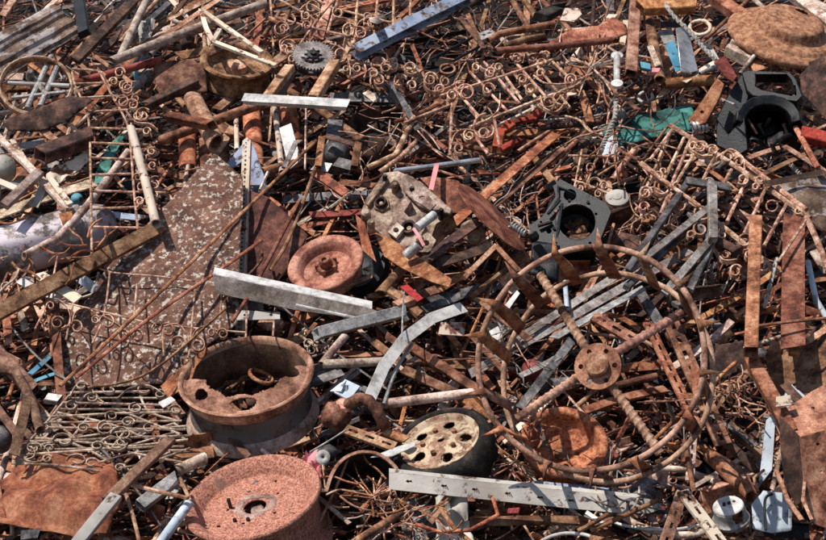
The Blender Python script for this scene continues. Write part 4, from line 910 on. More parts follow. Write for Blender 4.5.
# long white beam with torn holes
t = thing('white_beam', P(524, 490, .36), 'long chipped white beam with torn nail holes at the bottom', 'beam')
hh = .38; p0 = P(524, 490, hh); n2 = cv(-.02, .3, .95)
hs = []
for x, y in ((409, 481), (444, 485.5), (475, 489), (508, 493), (540, 497), (571, 500), (598, 502)):
    hs.append([(x - 3.5, y + .3), (x - 1.6, y - 1.6), (x + .2, y - .6), (x + 2.4, y - 1.2), (x + 3.4, y + 1.4), (x + 1, y + .9), (x - 1, y + 1.6)])
m = MB(); m.plate([(389, 472), (520, 486), (613, 495), (660, 500), (662, 508), (650, 513), (610, 512), (520, 503), (389, 489)], hs, p0, n2, .012); m.build('web', 'white', t, smooth=0)
m = MB(); a, b = on_plane(389, 472, p0, n2), on_plane(640, 498, p0, n2); up_ = (UP * .7 + FW * .7).normalized()
m.add([a + UP * .001, b + UP * .001, b + up_ * .016, a + up_ * .016, a - UP * .007, b - UP * .007, b + up_ * .016 - UP * .008, a + up_ * .016 - UP * .008], [(0, 1, 2, 3), (7, 6, 5, 4), (0, 4, 5, 1), (2, 6, 7, 3), (1, 5, 6, 2), (0, 3, 7, 4)]); m.build('top_flange', 'white', t)
for x, y in ((444, 485.5), (475, 489), (508, 493), (540, 497), (571, 500)):
    m = MB(); c = on_plane(x + .6, y, p0, n2)
    for k in range(3): m.tube([c + RT * .005 * (k - 1), c + RT * .009 * (k - 1) + n2 * .008 - UP * .005 * (k - .4)], .0016, 4)
    m.build('torn_burr', 'rust', t)
# heavy grey beam
t = thing('grey_beam', P(290, 292, .4), 'heavy weathered grey beam with a sunlit white top face under the dished wheel', 'beam')
hh = .40; p0 = P(290, 294, hh); n2 = cv(-.05, .18, .98)
m = MB(); m.plate([(213, 274), (300, 293), (370, 308), (384, 314), (378, 321), (300, 311), (215, 293)], [], p0, n2, .012); m.build('web', 'beam', t, bev=.002)
m = MB(); fa = [on_plane(x, y, p0, n2) for x, y in ((213, 274), (300, 293), (372, 308.5))]; up_ = (UP * .55 + FW * .85).normalized(); wd = .05
vs = [v + UP * .002 for v in fa] + [v + up_ * wd for v in fa]; vs += [v - UP * .008 for v in vs]
m.add(vs, [(0, 1, 4, 3), (1, 2, 5, 4), (6, 9, 10, 7), (7, 10, 11, 8), (0, 6, 7, 1), (1, 7, 8, 2), (3, 4, 10, 9), (4, 5, 11, 10), (0, 3, 9, 6), (2, 8, 11, 5)]); m.build('top_flange', 'clean', t)  # light from above put into the colour: white top over a grey web
m = MB(); m.tube([on_plane(296, 305, p0 + n2 * .02, n2), on_plane(358, 318.5, p0 + n2 * .02, n2)], .006, 6); m.build('edge_lip', 'clean', t)
# perforated cream strip
t0 = [(247, 139), (238.5, 335)]; hh = .345
m = MB(); n2 = cv(-.1, .6, .78); p0 = P(242, 230, hh)
hl = []
for k in range(44):
    u = (k + .5) / 44; x = 246.2 + (238.5 - 246.2) * u; y = 141 + 190 * u; hl.append([(x - .9, y - 1), (x + .9, y - 1), (x + .9, y + 1), (x - .9, y + 1)])
m.plate([(242.5, 141), (247, 137), (250.5, 142), (243, 334), (235, 334)], hl, p0, n2, .006)
m.sweep([on_plane(250.6, 142, p0, n2), on_plane(243.2, 334, p0, n2)], rect(.006, .03), n2)
m.build('perforated_strip', 'cream', None, 'long cream strip with a row of small square holes over the peeling plate', 'strip', smooth=0)
# blue bracket
m = MB(); m.plate([(226, 164), (245, 141), (250, 139), (254, 146), (267, 183), (262, 192), (252, 186), (248, 158), (232, 168)], [], P(248, 165, .32), cv(0, .4, .9), .012)
m.build('blue_bracket', 'blue', None, 'blue painted angle bracket at the tip of the peeling plate', 'bracket', bev=.002)
m = MB(); m.box(P(259, 192, .34), RT * .04, UPS * .03, NRM * .02); m.build('dark_block', 'steel', None, 'dark blue grey block at the foot of the blue bracket', 'block', bev=.004)
# white clamp
t = thing('white_clamp', P(346, 389, .34), 'small white folded clamp above the hooked ball', 'clamp')
for poly, n2, of in (([(334, 392), (345, 379), (360, 386), (349, 400)], cv(0, .8, .6), 0), ([(330, 391), (340, 383), (346, 380), (341, 391)], cv(-.4, .7, .6), .02), ([(349, 399), (361, 386), (361, 391), (351, 403)], cv(.5, .3, .8), .0)):
    m = MB(); m.plate(poly, [ellipse(346, 388, 2.6, 3.2)] if of == 0 and n2.y else [], P(346, 390, .36 + of), n2, .006); m.build('clamp_face', 'pale', t)
# two tan blocks
for q, hh, lb in (([(731, 40), (735, 34), (760, 44), (756, 51)], .42, 'light tan split block under the brown dome'), ([(726, 46), (731, 41), (755, 52), (750, 58)], .40, 'light tan block, lower of the split pair under the brown dome')):
    m = MB(); m.plate(q, [], P(743, 46, hh), cv(.1, .75, .6), .06); m.build('tan_block', 'dusty', None, lb, 'block', bev=.004)
# wire tangle
def wires(cx, cy, n, r, mk, h0, lab, name, cat, w=1.2, rays=0):
    root = thing(name, P(cx, cy, h0), lab, cat)
    for i in range(n):
        if i < rays:
            a = rnd() * 6.28; l = r * (.6 + .7 * rnd()); pts = [(cx + (rnd() - .5) * 4, cy + (rnd() - .5) * 4), (cx + l * .6 * math.cos(a) + (rnd() - .5) * 6, cy + l * .6 * math.sin(a) * .9), (cx + l * math.cos(a), cy + l * math.sin(a))]
        else:
            a = rnd() * 6.28; pts = [(cx + (rnd() - .5) * 1.6 * r, cy + (rnd() - .5) * 1.4 * r)]
            for k in range(3): a += (rnd() - .5) * 1.3; pts.append((pts[-1][0] + math.cos(a) * r * .45, pts[-1][1] + math.sin(a) * r * .4))
        m = MB(); hh = h0 + .1 * rnd(); m.sweep([Vector(q) for q in spline([tuple(P(x, y, hh + .05 * rnd())) for x, y in pts], 6)], circ(w / 2 * S(cy, h0) * (.7 + .7 * rnd()), 5), NRM)
        m.build('wire', random.choice(mk), root, smooth=60)
wires(372, 496, 26, 30, ['rusto', 'scroll', 'rustp'], .26, 'copper brown wire tangle in front of the black mudguard', 'wire_tangle', 'wire tangle', 1.7, 12)
wires(395, 515, 22, 26, ['scroll', 'rusto', 'dusty'], .22, 'rust wire tangle below the left end of the white beam'.replace('left ', 'blunt '), 'wire_tangle', 'wire tangle', 1.7, 6)
wires(590, 66, 34, 30, ['rust', 'scroll', 'rustp', 'dusty'], .32, 'drooping rust wire bundle beside the insulator post', 'wire_tangle', 'wire tangle', 1.8, 20)
wires(515, 345, 26, 30, ['scroll', 'grey', 'rust'], .24, 'thin tangled wires inside the rings of the spiked wheel', 'wire_tangle', 'wire tangle', 1.1, 4)
wires(630, 125, 20, 34, ['scroll', 'rust', 'steel'], .3, 'loose curly wires lying over the teal panel', 'wire_tangle', 'wire tangle', 1.5)
wires(740, 405, 24, 22, ['rust', 'rustd', 'scroll'], .26, 'rust wire nest around the coil spring', 'wire_tangle', 'wire tangle', 1.5)
wires(516, 462, 22, 20, ['rust', 'rustr', 'scroll'], .26, 'bristling rust wires beside the orange pan', 'wire_tangle', 'wire tangle', 1.5, 14)
wires(534, 422, 16, 16, ['rust', 'rustr', 'rusto'], .36, 'sheaf of rust strips falling into the orange pan', 'strip_tangle', 'strip tangle', 1.8, 12)
wires(515, 200, 20, 26, ['steel', 'scroll', 'dusty'], .22, 'dry grey wires beside the black engine block', 'wire_tangle', 'wire tangle', 1.1)
wires(430, 530, 14, 26, ['rusto', 'rust'], .3, 'looped orange wires over the white sheet scraps', 'wire_tangle', 'wire tangle', 1.4)
wires(400, 130, 26, 34, ['rust', 'scroll', 'dusty'], .24, 'long thin rust wires beside the shallow drum', 'wire_tangle', 'wire tangle', 1.2)
wires(650, 215, 20, 26, ['rust', 'scroll'], .26, 'rust wires caught in the low end of the fence grille', 'wire_tangle', 'wire tangle', 1.3)
wires(80, 250, 10, 20, ['rusto', 'rust'], .42, 'curly orange straps on the peeling tank', 'strap_tangle', 'strap tangle', 2)
wires(20, 275, 14, 26, ['rusto', 'rustp', 'dusty'], .28, 'bent rust straps below the peeling tank', 'strap_tangle', 'strap tangle', 2)
wires(350, 200, 16, 34, ['rust', 'rustd', 'scroll'], .2, 'thin rust wires between the peeling plate and the gearbox', 'wire_tangle', 'wire tangle', 1.2)
wires(470, 35, 20, 34, ['rust', 'rustd', 'scroll'], .2, 'rust wires behind the crossing rods near the pointed pipes', 'wire_tangle', 'wire tangle', 1.4)
wires(600, 470, 12, 24, ['steel', 'rust', 'galv'], .2, 'grey hair-like wires at the foot of the spiked wheel', 'wire_tangle', 'wire tangle', 1)
wires(625, 500, 18, 22, ['steel', 'dusty', 'rust'], .3, 'burnt wires clumped on the end of the white beam', 'wire_tangle', 'wire tangle', 1.6)

# ================================================================== grilles
flat_h = lambda h0, gx=0., gy=0., cx=0, cy=0: (lambda x, y: h0 + gx * (x - cx) + gy * (y - cy))
grille('scroll_grille', 'grey iron scrollwork window grille lying flat above the red oxide sheet', 'grille', flat_h(.34),
    [[(62, 403), (178, 406)], [(52, 417), (180, 412)], [(40, 428), (186, 430)], [(30, 442), (190, 436)], [(16, 456), (120, 448), (188, 440)], [(12, 464), (60, 466), (115, 474)], [(70, 393), (150, 392)], [(14, 460), (70, 396)]],
    [[(36, 436), (80, 446), (110, 462)], [(58, 424), (75, 438)], [(90, 415), (70, 440)], [(118, 410), (180, 434)], [(60, 409), (176, 410)], [(46, 422), (182, 421)], [(36, 438), (130, 446)], [(24, 450), (184, 446)], [(120, 448), (176, 432)], [(110, 470), (150, 462), (190, 448)], [(128, 452), (182, 462)], [(66, 398), (172, 398)], [(32, 446), (100, 434), (186, 426)], [(56, 412), (110, 424), (150, 440)], [(150, 410), (128, 428), (110, 450)], [(22, 454), (60, 440), (90, 452)], [(84, 396), (70, 412), (52, 420)], [(140, 396), (150, 412), (176, 420)], [(100, 462), (140, 452), (186, 450)], [(170, 428), (186, 440)], [(130, 470), (170, 452)]],
    [(82, 388, 7, 0, 1, 1.3, .7), (92, 400, 6, 180, -1, 1.3, .7), (110, 392, 6, 90, 1, 1.2, .6), (46, 429, 5, 60, 1, 1.4, .8), (128, 424, 8, 0, 1, 1.4, .75), (122, 436, 9, 180, -1, 1.4, .75), (106, 430, 6, 90, 1, 1.3, .8), (78, 462, 12, 180, -1, 1, .6), (92, 465, 6, 0, 1, 1.3, .7), (48, 461, 5, 30, 1, 1.4, .8), (50, 450, 5, 200, -1, 1.3, .8), (120, 470, 6, 0, 1, 1.3, .8), (138, 462, 10, 160, -1, 1.1, .9), (148, 470, 12, 100, 1, 1, .9), (124, 445, 9, 30, 1, 1, .6), (145, 392, 6, 0, 1, 1.2, .6), (26, 456, 9, 150, -1, 1.1, .7), (98, 448, 5, 0, 1, 1.3, .7), (160, 396, 6, 100, -1, 1.3, .7), (150, 430, 7, 60, 1, 1.3, .7), (164, 444, 6, 0, 1, 1.3, .8), (64, 442, 8, 180, -1, 1.2, .7), (84, 430, 6, 0, 1, 1.3, .7), (136, 410, 6, 90, 1, 1.3, .7), (72, 408, 5, 30, 1, 1.4, .8), (176, 412, 5, 180, -1, 1.3, .8), (34, 450, 5, 0, 1, 1.3, .8), (112, 418, 5, 200, -1, 1.3, .8)],
    2.4, 'iron', [[(70, 398), (78, 386), (90, 388), (96, 398), (104, 404)], [(118, 400), (130, 390), (150, 388), (164, 396)], [(20, 456), (30, 446), (44, 448), (50, 458), (36, 464), (22, 460)], [(100, 444), (112, 438), (126, 446), (120, 452), (106, 450)]], rw=2.8)
grille('scroll_grating', 'thin pale scroll panel hanging in front of the big peeling plate', 'grille', flat_h(.36),
    [[(22, 292), (52, 300), (110, 314), (160, 325), (246, 333)], [(84, 258), (108, 272), (160, 277), (195, 282)]],
    [[(58, 254), (48, 300), (35, 329)], [(83, 258), (76, 290), (66, 340)], [(110, 272), (104, 315), (92, 344)], [(137, 284), (134, 318)], [(131, 330), (126, 356)], [(195, 289), (190, 345), (188, 358)], [(222, 292), (219, 333)], [(247, 298), (246, 338)], [(162, 330), (164, 356)], [(274, 322), (273, 336)]],
    [(40, 303, 5, 0, 1, 1.4), (51, 308, 5, 180, -1, 1.4), (58, 325, 5.5, 30, 1, 1.4), (77, 329, 5.5, 180, -1, 1.4), (96, 322, 5, 40, 1, 1.4), (108, 324, 5, 180, -1, 1.4), (124, 338, 5.5, 0, 1, 1.4), (138, 338, 5.5, 180, -1, 1.4), (157, 331, 5, 40, 1, 1.4), (168, 332, 5, 180, -1, 1.4), (178, 346, 6, 0, 1, 1.4), (198, 347, 6, 180, -1, 1.4), (212, 335, 5, 40, 1, 1.4), (223, 336, 6, 180, -1, 1.5), (6, 290, 4, 0, 1, 1.2)],
    2.1, 'scroll', [[(46, 300), (60, 302), (69, 312), (70, 325), (62, 330)], [(72, 326), (76, 314), (88, 310), (100, 320)], [(104, 318), (118, 326), (128, 334), (130, 342)], [(132, 340), (140, 326), (152, 324), (160, 332)], [(164, 328), (178, 326), (188, 338), (188, 350)], [(190, 346), (196, 332), (208, 328), (218, 336)]], rw=1.9)
grille('ladder_grille', 'pale ladder grille with scrolled side standing over the peeling tank', 'grille', flat_h(.42),
    [[(72, 72), (76, 88), (87, 112), (90, 140), (91, 190), (92, 255)], [(98, 70), (112, 96), (127, 124), (131, 150), (134, 190), (138, 230)]],
    [[(72, 69), (98, 71), (106, 76)], [(74, 84), (136, 82)], [(80, 98), (118, 96)], [(86, 112), (128, 110)], [(90, 128), (150, 130)], [(91, 143), (148, 145)], [(91, 158), (156, 160)], [(92, 175), (133, 174)], [(92, 191), (166, 193)], [(93, 209), (160, 206)], [(93, 227), (144, 228)]],
    [(120, 75, 4, 0, 1, 1.4), (114, 84, 4.5, 180, -1, 1.3), (128, 91, 4.5, 60, 1, 1.4), (136, 101, 5, 90, 1, 1.3), (123, 104, 5, 180, -1, 1.3), (143, 118, 6, 40, 1, 1.4), (147, 134, 5, 0, 1, 1.4), (152, 154, 4.5, 60, 1, 1.4), (153, 168, 4.5, 300, -1, 1.4), (138, 180, 5, 180, -1, 1.3), (155, 186, 5, 60, 1, 1.4), (154, 198, 5, 300, -1, 1.4), (140, 204, 4.5, 180, -1, 1.4), (142, 190, 4, 0, 1, 1.2), (138, 118, 3.5, 31, -1, 1.47, .9), (143, 154, 5.2, 289, -1, 1.56, .9), (129, 86, 4.4, 349, 1, 1.39, .9), (144, 160, 4.3, 156, 1, 1.53, .9), (125, 87, 4.6, 43, -1, 1.47, .9), (139, 108, 5.2, 109, 1, 1.26, .9), (149, 167, 4.8, 6, -1, 1.41, .9), (133, 107, 5.1, 134, -1, 1.19, .9)],
    2.6, 'scroll', [[(98, 70), (108, 84), (112, 96), (122, 100), (134, 96)], [(126, 112), (136, 124), (150, 126), (158, 132)], [(128, 122), (142, 122), (149, 118)], [(136, 172), (146, 182), (156, 186)], [(137, 210), (146, 200), (156, 198)]], rw=2.4)
grille('scroll_grille', 'tan rusted scroll railing slanting across the middle of the upper heap', 'grille', flat_h(.40),
    [[(440, 97), (500, 78), (560, 58)], [(470, 128), (520, 108), (582, 84)], [(404, 124), (450, 106)]],
    [[(452, 86), (484, 122)], [(470, 72), (508, 112)], [(484, 62), (520, 104)], [(508, 54), (552, 104)], [(526, 52), (570, 108)], [(542, 52), (578, 86)], [(498, 66), (522, 100)], [(512, 72), (536, 98)], [(452, 104), (450, 156)], [(494, 118), (500, 148)], [(476, 138), (488, 154)], [(448, 132), (474, 131)]],
    [(430, 82, 6, 0, 1, 1.4), (445, 84, 6, 120, 1, 1.4), (440, 92, 5, 200, -1, 1.4), (452, 98, 5, 0, 1, 1.4), (466, 95, 5.5, 160, -1, 1.4), (476, 70, 5, 60, 1, 1.3), (491, 74, 5, 180, -1, 1.3), (498, 70, 4.5, 0, 1, 1.3), (507, 61, 6, 60, 1, 1.1, .8), (517, 58, 5.5, 160, -1, 1.3), (533, 61, 6, 60, 1, 1.2, .8), (546, 58, 5, 160, -1, 1.3), (486, 131, 11, 90, 1, 1.15), (483, 136, 4.5, 0, 1, 1.4), (469, 138, 5, 120, 1, 1.4), (459, 151, 5.5, 300, -1, 1.4), (548, 104, 8, 200, 1, 1.1, .7), (562, 100, 7, 300, -1, 1.2, .7), (530, 92, 6, 0, 1, 1.3), (488, 92, 5, 0, 1, 1.2), (540, 76, 5, 0, 1, 1.3), (522, 82, 5, 180, -1, 1.3), (449, 87, 6.4, 333, 1, 1.50, .9), (517, 61, 5.1, 126, -1, 1.33, .9), (451, 83, 4.1, 199, 1, 1.46, .9), (448, 81, 3.5, 2, 1, 1.46, .9), (541, 65, 5.4, 347, 1, 1.11, .9), (451, 82, 3.6, 212, 1, 1.56, .9), (465, 117, 3.5, 347, -1, 1.04, .9), (553, 87, 5.2, 90, 1, 1.15, .9), (552, 54, 5.4, 214, -1, 1.23, .9), (490, 76, 6.8, 60, 1, 1.56, .9), (498, 106, 6.2, 55, -1, 1.52, .9), (490, 71, 5.3, 185, 1, 1.20, .9), (460, 88, 4.1, 40, 1, 1.43, .9), (571, 77, 7.0, 273, -1, 1.02, .9), (466, 91, 5.0, 28, 1, 1.48, .9), (553, 92, 6.8, 322, -1, 1.06, .9), (499, 104, 4.0, 317, 1, 1.59, .9), (571, 82, 4.5, 240, -1, 1.54, .9), (482, 84, 5.7, 255, -1, 1.11, .9), (493, 113, 4.8, 182, 1, 1.46, .9), (525, 103, 4.4, 353, -1, 1.57, .9), (535, 89, 5.4, 128, -1, 1.40, .9)],
    3.0, 'scroll', [[(428, 76), (424, 86), (432, 94), (448, 90), (460, 84)], [(450, 152), (454, 138), (464, 132), (476, 134)], [(470, 110), (476, 118), (474, 128)], [(500, 96), (498, 112), (488, 122)], [(540, 98), (544, 110), (556, 114), (564, 106)], [(475, 66), (486, 72), (494, 66)]], rw=4)
grille('scroll_grille', 'cream scrolled railing with upright bars at the top beside the blue beam', 'grille', flat_h(.40),
    [[(276, 18), (312, 28), (346, 36), (366, 38)], [(330, 8), (370, 18), (402, 26)], [(276, -2), (302, 13), (318, 22)], [(356, 64), (412, 70)]],
    [[(339, -4), (327, 34)], [(358, -4), (354, 44)], [(378, -4), (374, 36)], [(394, -4), (393, 28)], [(411, -4), (410, 20)], [(288, 62), (322, 14), (340, -4)], [(312, -4), (324, 4)]],
    [(312, 10, 5, 0, 1, 1.3), (306, 18, 4.5, 120, 1, 1.4), (307, 28, 5, 200, -1, 1.3), (281, 32, 6, 0, 1, 1.3), (284, 30, 5, 90, -1, 1.3), (288, 50, 5, 30, 1, 1.4), (292, 62, 4, 90, 1, 1.3), (338, 15, 5, 120, 1, 1.4), (349, 33, 5, 30, 1, 1.4), (360, 36, 5, 160, -1, 1.4), (372, 25, 5, 200, -1, 1.4), (380, 28, 4.5, 0, 1, 1.4), (340, 57, 6, 120, 1, 1.4), (353, 58, 5.5, 30, 1, 1.4), (357, 71, 5.5, 60, 1, 1.4), (373, 76, 5.5, 160, -1, 1.4), (346, 72, 3, 0, 1, 1.3), (386, 70, 5, 60, 1, 1.3), (392, 68, 5, 180, -1, 1.3), (400, 84, 5, 30, 1, 1.3), (412, 88, 5, 180, -1, 1.3), (383, 87, 4.6, 140, -1, 1.44, .9), (390, 90, 5.6, 186, -1, 1.31, .9), (297, 61, 6.1, 144, 1, 1.43, .9), (378, 83, 5.5, 215, -1, 1.37, .9), (390, 65, 4.8, 332, 1, 1.13, .9), (373, 22, 4.2, 27, 1, 1.07, .9), (367, 19, 4.6, 339, 1, 1.35, .9), (382, 21, 6.4, 209, 1, 1.41, .9), (285, 50, 3.8, 279, -1, 1.57, .9), (411, 70, 5.9, 328, -1, 1.28, .9), (375, 28, 6.4, 311, 1, 1.21, .9), (303, 34, 5.1, 166, -1, 1.26, .9), (367, 23, 4.7, 81, -1, 1.44, .9), (380, 66, 6.5, 251, -1, 1.09, .9), (289, 23, 4.4, 69, -1, 1.01, .9), (290, 53, 3.6, 250, -1, 1.51, .9), (369, 67, 5.4, 309, 1, 1.01, .9), (355, 15, 4.4, 271, 1, 1.28, .9), (394, 64, 3.5, 283, -1, 1.41, .9), (338, 31, 5.8, 218, -1, 1.52, .9)],
    2.7, 'scroll', [[(318, 20), (320, 12), (308, 6), (300, 12)], [(355, 40), (358, 26), (368, 20), (378, 22)], [(330, 46), (344, 52), (350, 70), (350, 78)], [(362, 60), (366, 72), (364, 80)], [(353, 38), (348, 22), (338, 20)], [(282, 54), (280, 44), (290, 38)]], rw=2.4)
grille('fence_grille', 'long rusted fence railing with scrolls slanting down to the channel posts', 'grille', flat_h(.38),
    [[(670, 126), (740, 170), (810, 219)], [(735, 155), (806, 211)], [(641, 164), (690, 202), (738, 240), (780, 275)], [(806, 218), (818, 244), (828, 272)]],
    [[(684, 138), (662, 184)], [(698, 147), (671, 192)], [(714, 158), (690, 206)], [(731, 170), (708, 216)], [(747, 178), (727, 222)], [(765, 190), (744, 234)], [(787, 203), (764, 246)], [(808, 220), (785, 256)], [(692, 136), (660, 214)], [(672, 130), (650, 160)]],
    [(700, 150, 5, 0, 1, 1.4), (712, 153, 5, 160, -1, 1.4), (727, 160, 5, 0, 1, 1.4), (738, 165, 5.5, 160, -1, 1.4), (692, 149, 4.5, 0, 1, 1.3), (645, 196, 5, 0, 1, 1.4), (662, 190, 5.5, 120, 1, 1.4), (676, 202, 6, 60, -1, 1.4), (643, 210, 4, 0, 1, 1.3), (680, 208, 7, 100, 1, 1.2), (725, 258, 5, 0, 1, 1.4), (722, 238, 4, 90, 1, 1.4), (755, 190, 4.5, 0, 1, 1.3), (748, 258, 4, 0, 1, 1.4), (700, 232, 6, 120, 1, 1.2), (690, 238, 5, 0, 1, 1.3), (735, 274, 5, 30, 1, 1.3), (708, 186, 5, 0, 1, 1.3), (720, 192, 5, 160, -1, 1.3), (677, 168, 6.6, 238, 1, 1.18, .9), (761, 185, 6.2, 159, 1, 1.10, .9), (699, 149, 5.4, 24, 1, 1.44, .9), (757, 258, 3.6, 219, 1, 1.60, .9), (659, 174, 5.8, 56, 1, 1.60, .9), (662, 174, 4.1, 318, 1, 1.03, .9), (759, 183, 5.5, 60, -1, 1.53, .9), (642, 172, 5.2, 180, -1, 1.55, .9), (673, 196, 5.3, 284, 1, 1.16, .9), (658, 179, 4.0, 120, -1, 1.27, .9), (664, 176, 3.8, 341, 1, 1.05, .9), (738, 172, 5.1, 165, 1, 1.48, .9), (742, 182, 6.8, 219, 1, 1.45, .9), (797, 214, 4.0, 319, -1, 1.21, .9), (661, 183, 6.3, 193, 1, 1.43, .9), (744, 244, 6.5, 264, 1, 1.36, .9), (677, 190, 3.6, 103, 1, 1.02, .9), (683, 159, 4.6, 317, -1, 1.19, .9), (656, 172, 4.8, 197, -1, 1.09, .9), (701, 215, 5.9, 16, -1, 1.54, .9), (762, 269, 5.9, 344, -1, 1.28, .9), (651, 171, 5.9, 83, 1, 1.12, .9), (748, 181, 6.7, 186, -1, 1.11, .9), (714, 225, 4.1, 123, 1, 1.40, .9)],
    3.6, 'scroll', [[(668, 202), (676, 214), (670, 226), (682, 232)], [(688, 150), (700, 158), (712, 158)], [(716, 160), (730, 152), (742, 160), (744, 172)], [(644, 198), (652, 190), (664, 196)], [(712, 246), (722, 262), (736, 262)]], rw=6)
grille('broken_grille', 'small broken scroll lattice below the teal panel', 'grille', flat_h(.30),
    [[(568, 156), (640, 158)], [(598, 176), (640, 150)], [(572, 180), (625, 200)]],
    [[(600, 148), (586, 186)], [(622, 120), (604, 168)], [(634, 155), (650, 178)], [(582, 150), (574, 190)]],
    [(594, 186, 5, 0, 1, 1.4), (604, 188, 4.5, 180, -1, 1.4), (598, 196, 4, 60, 1, 1.3), (612, 162, 5, 0, 1, 1.4), (620, 156, 5, 160, -1, 1.4), (632, 152, 4, 0, 1, 1.3), (590, 170, 5, 0, 1, 1.3), (580, 190, 4.5, 0, 1, 1.3)],
    2.0, 'scroll', [[(640, 168), (650, 160), (660, 166), (664, 180)], [(612, 160), (620, 150), (626, 152)]], rw=2.4)
grille('broken_grille', 'small curled grille scrap beneath the alloy bar beside the broken rim', 'grille', flat_h(.30),
    [[(300, 336), (320, 348), (332, 338)]], [[(304, 342), (310, 352)], [(316, 346), (318, 352)]], [(308, 346, 5, 0, 1, 1.3), (320, 344, 6, 180, -1, 1.3), (312, 352, 4, 90, 1, 1.3)], 2, 'iron')

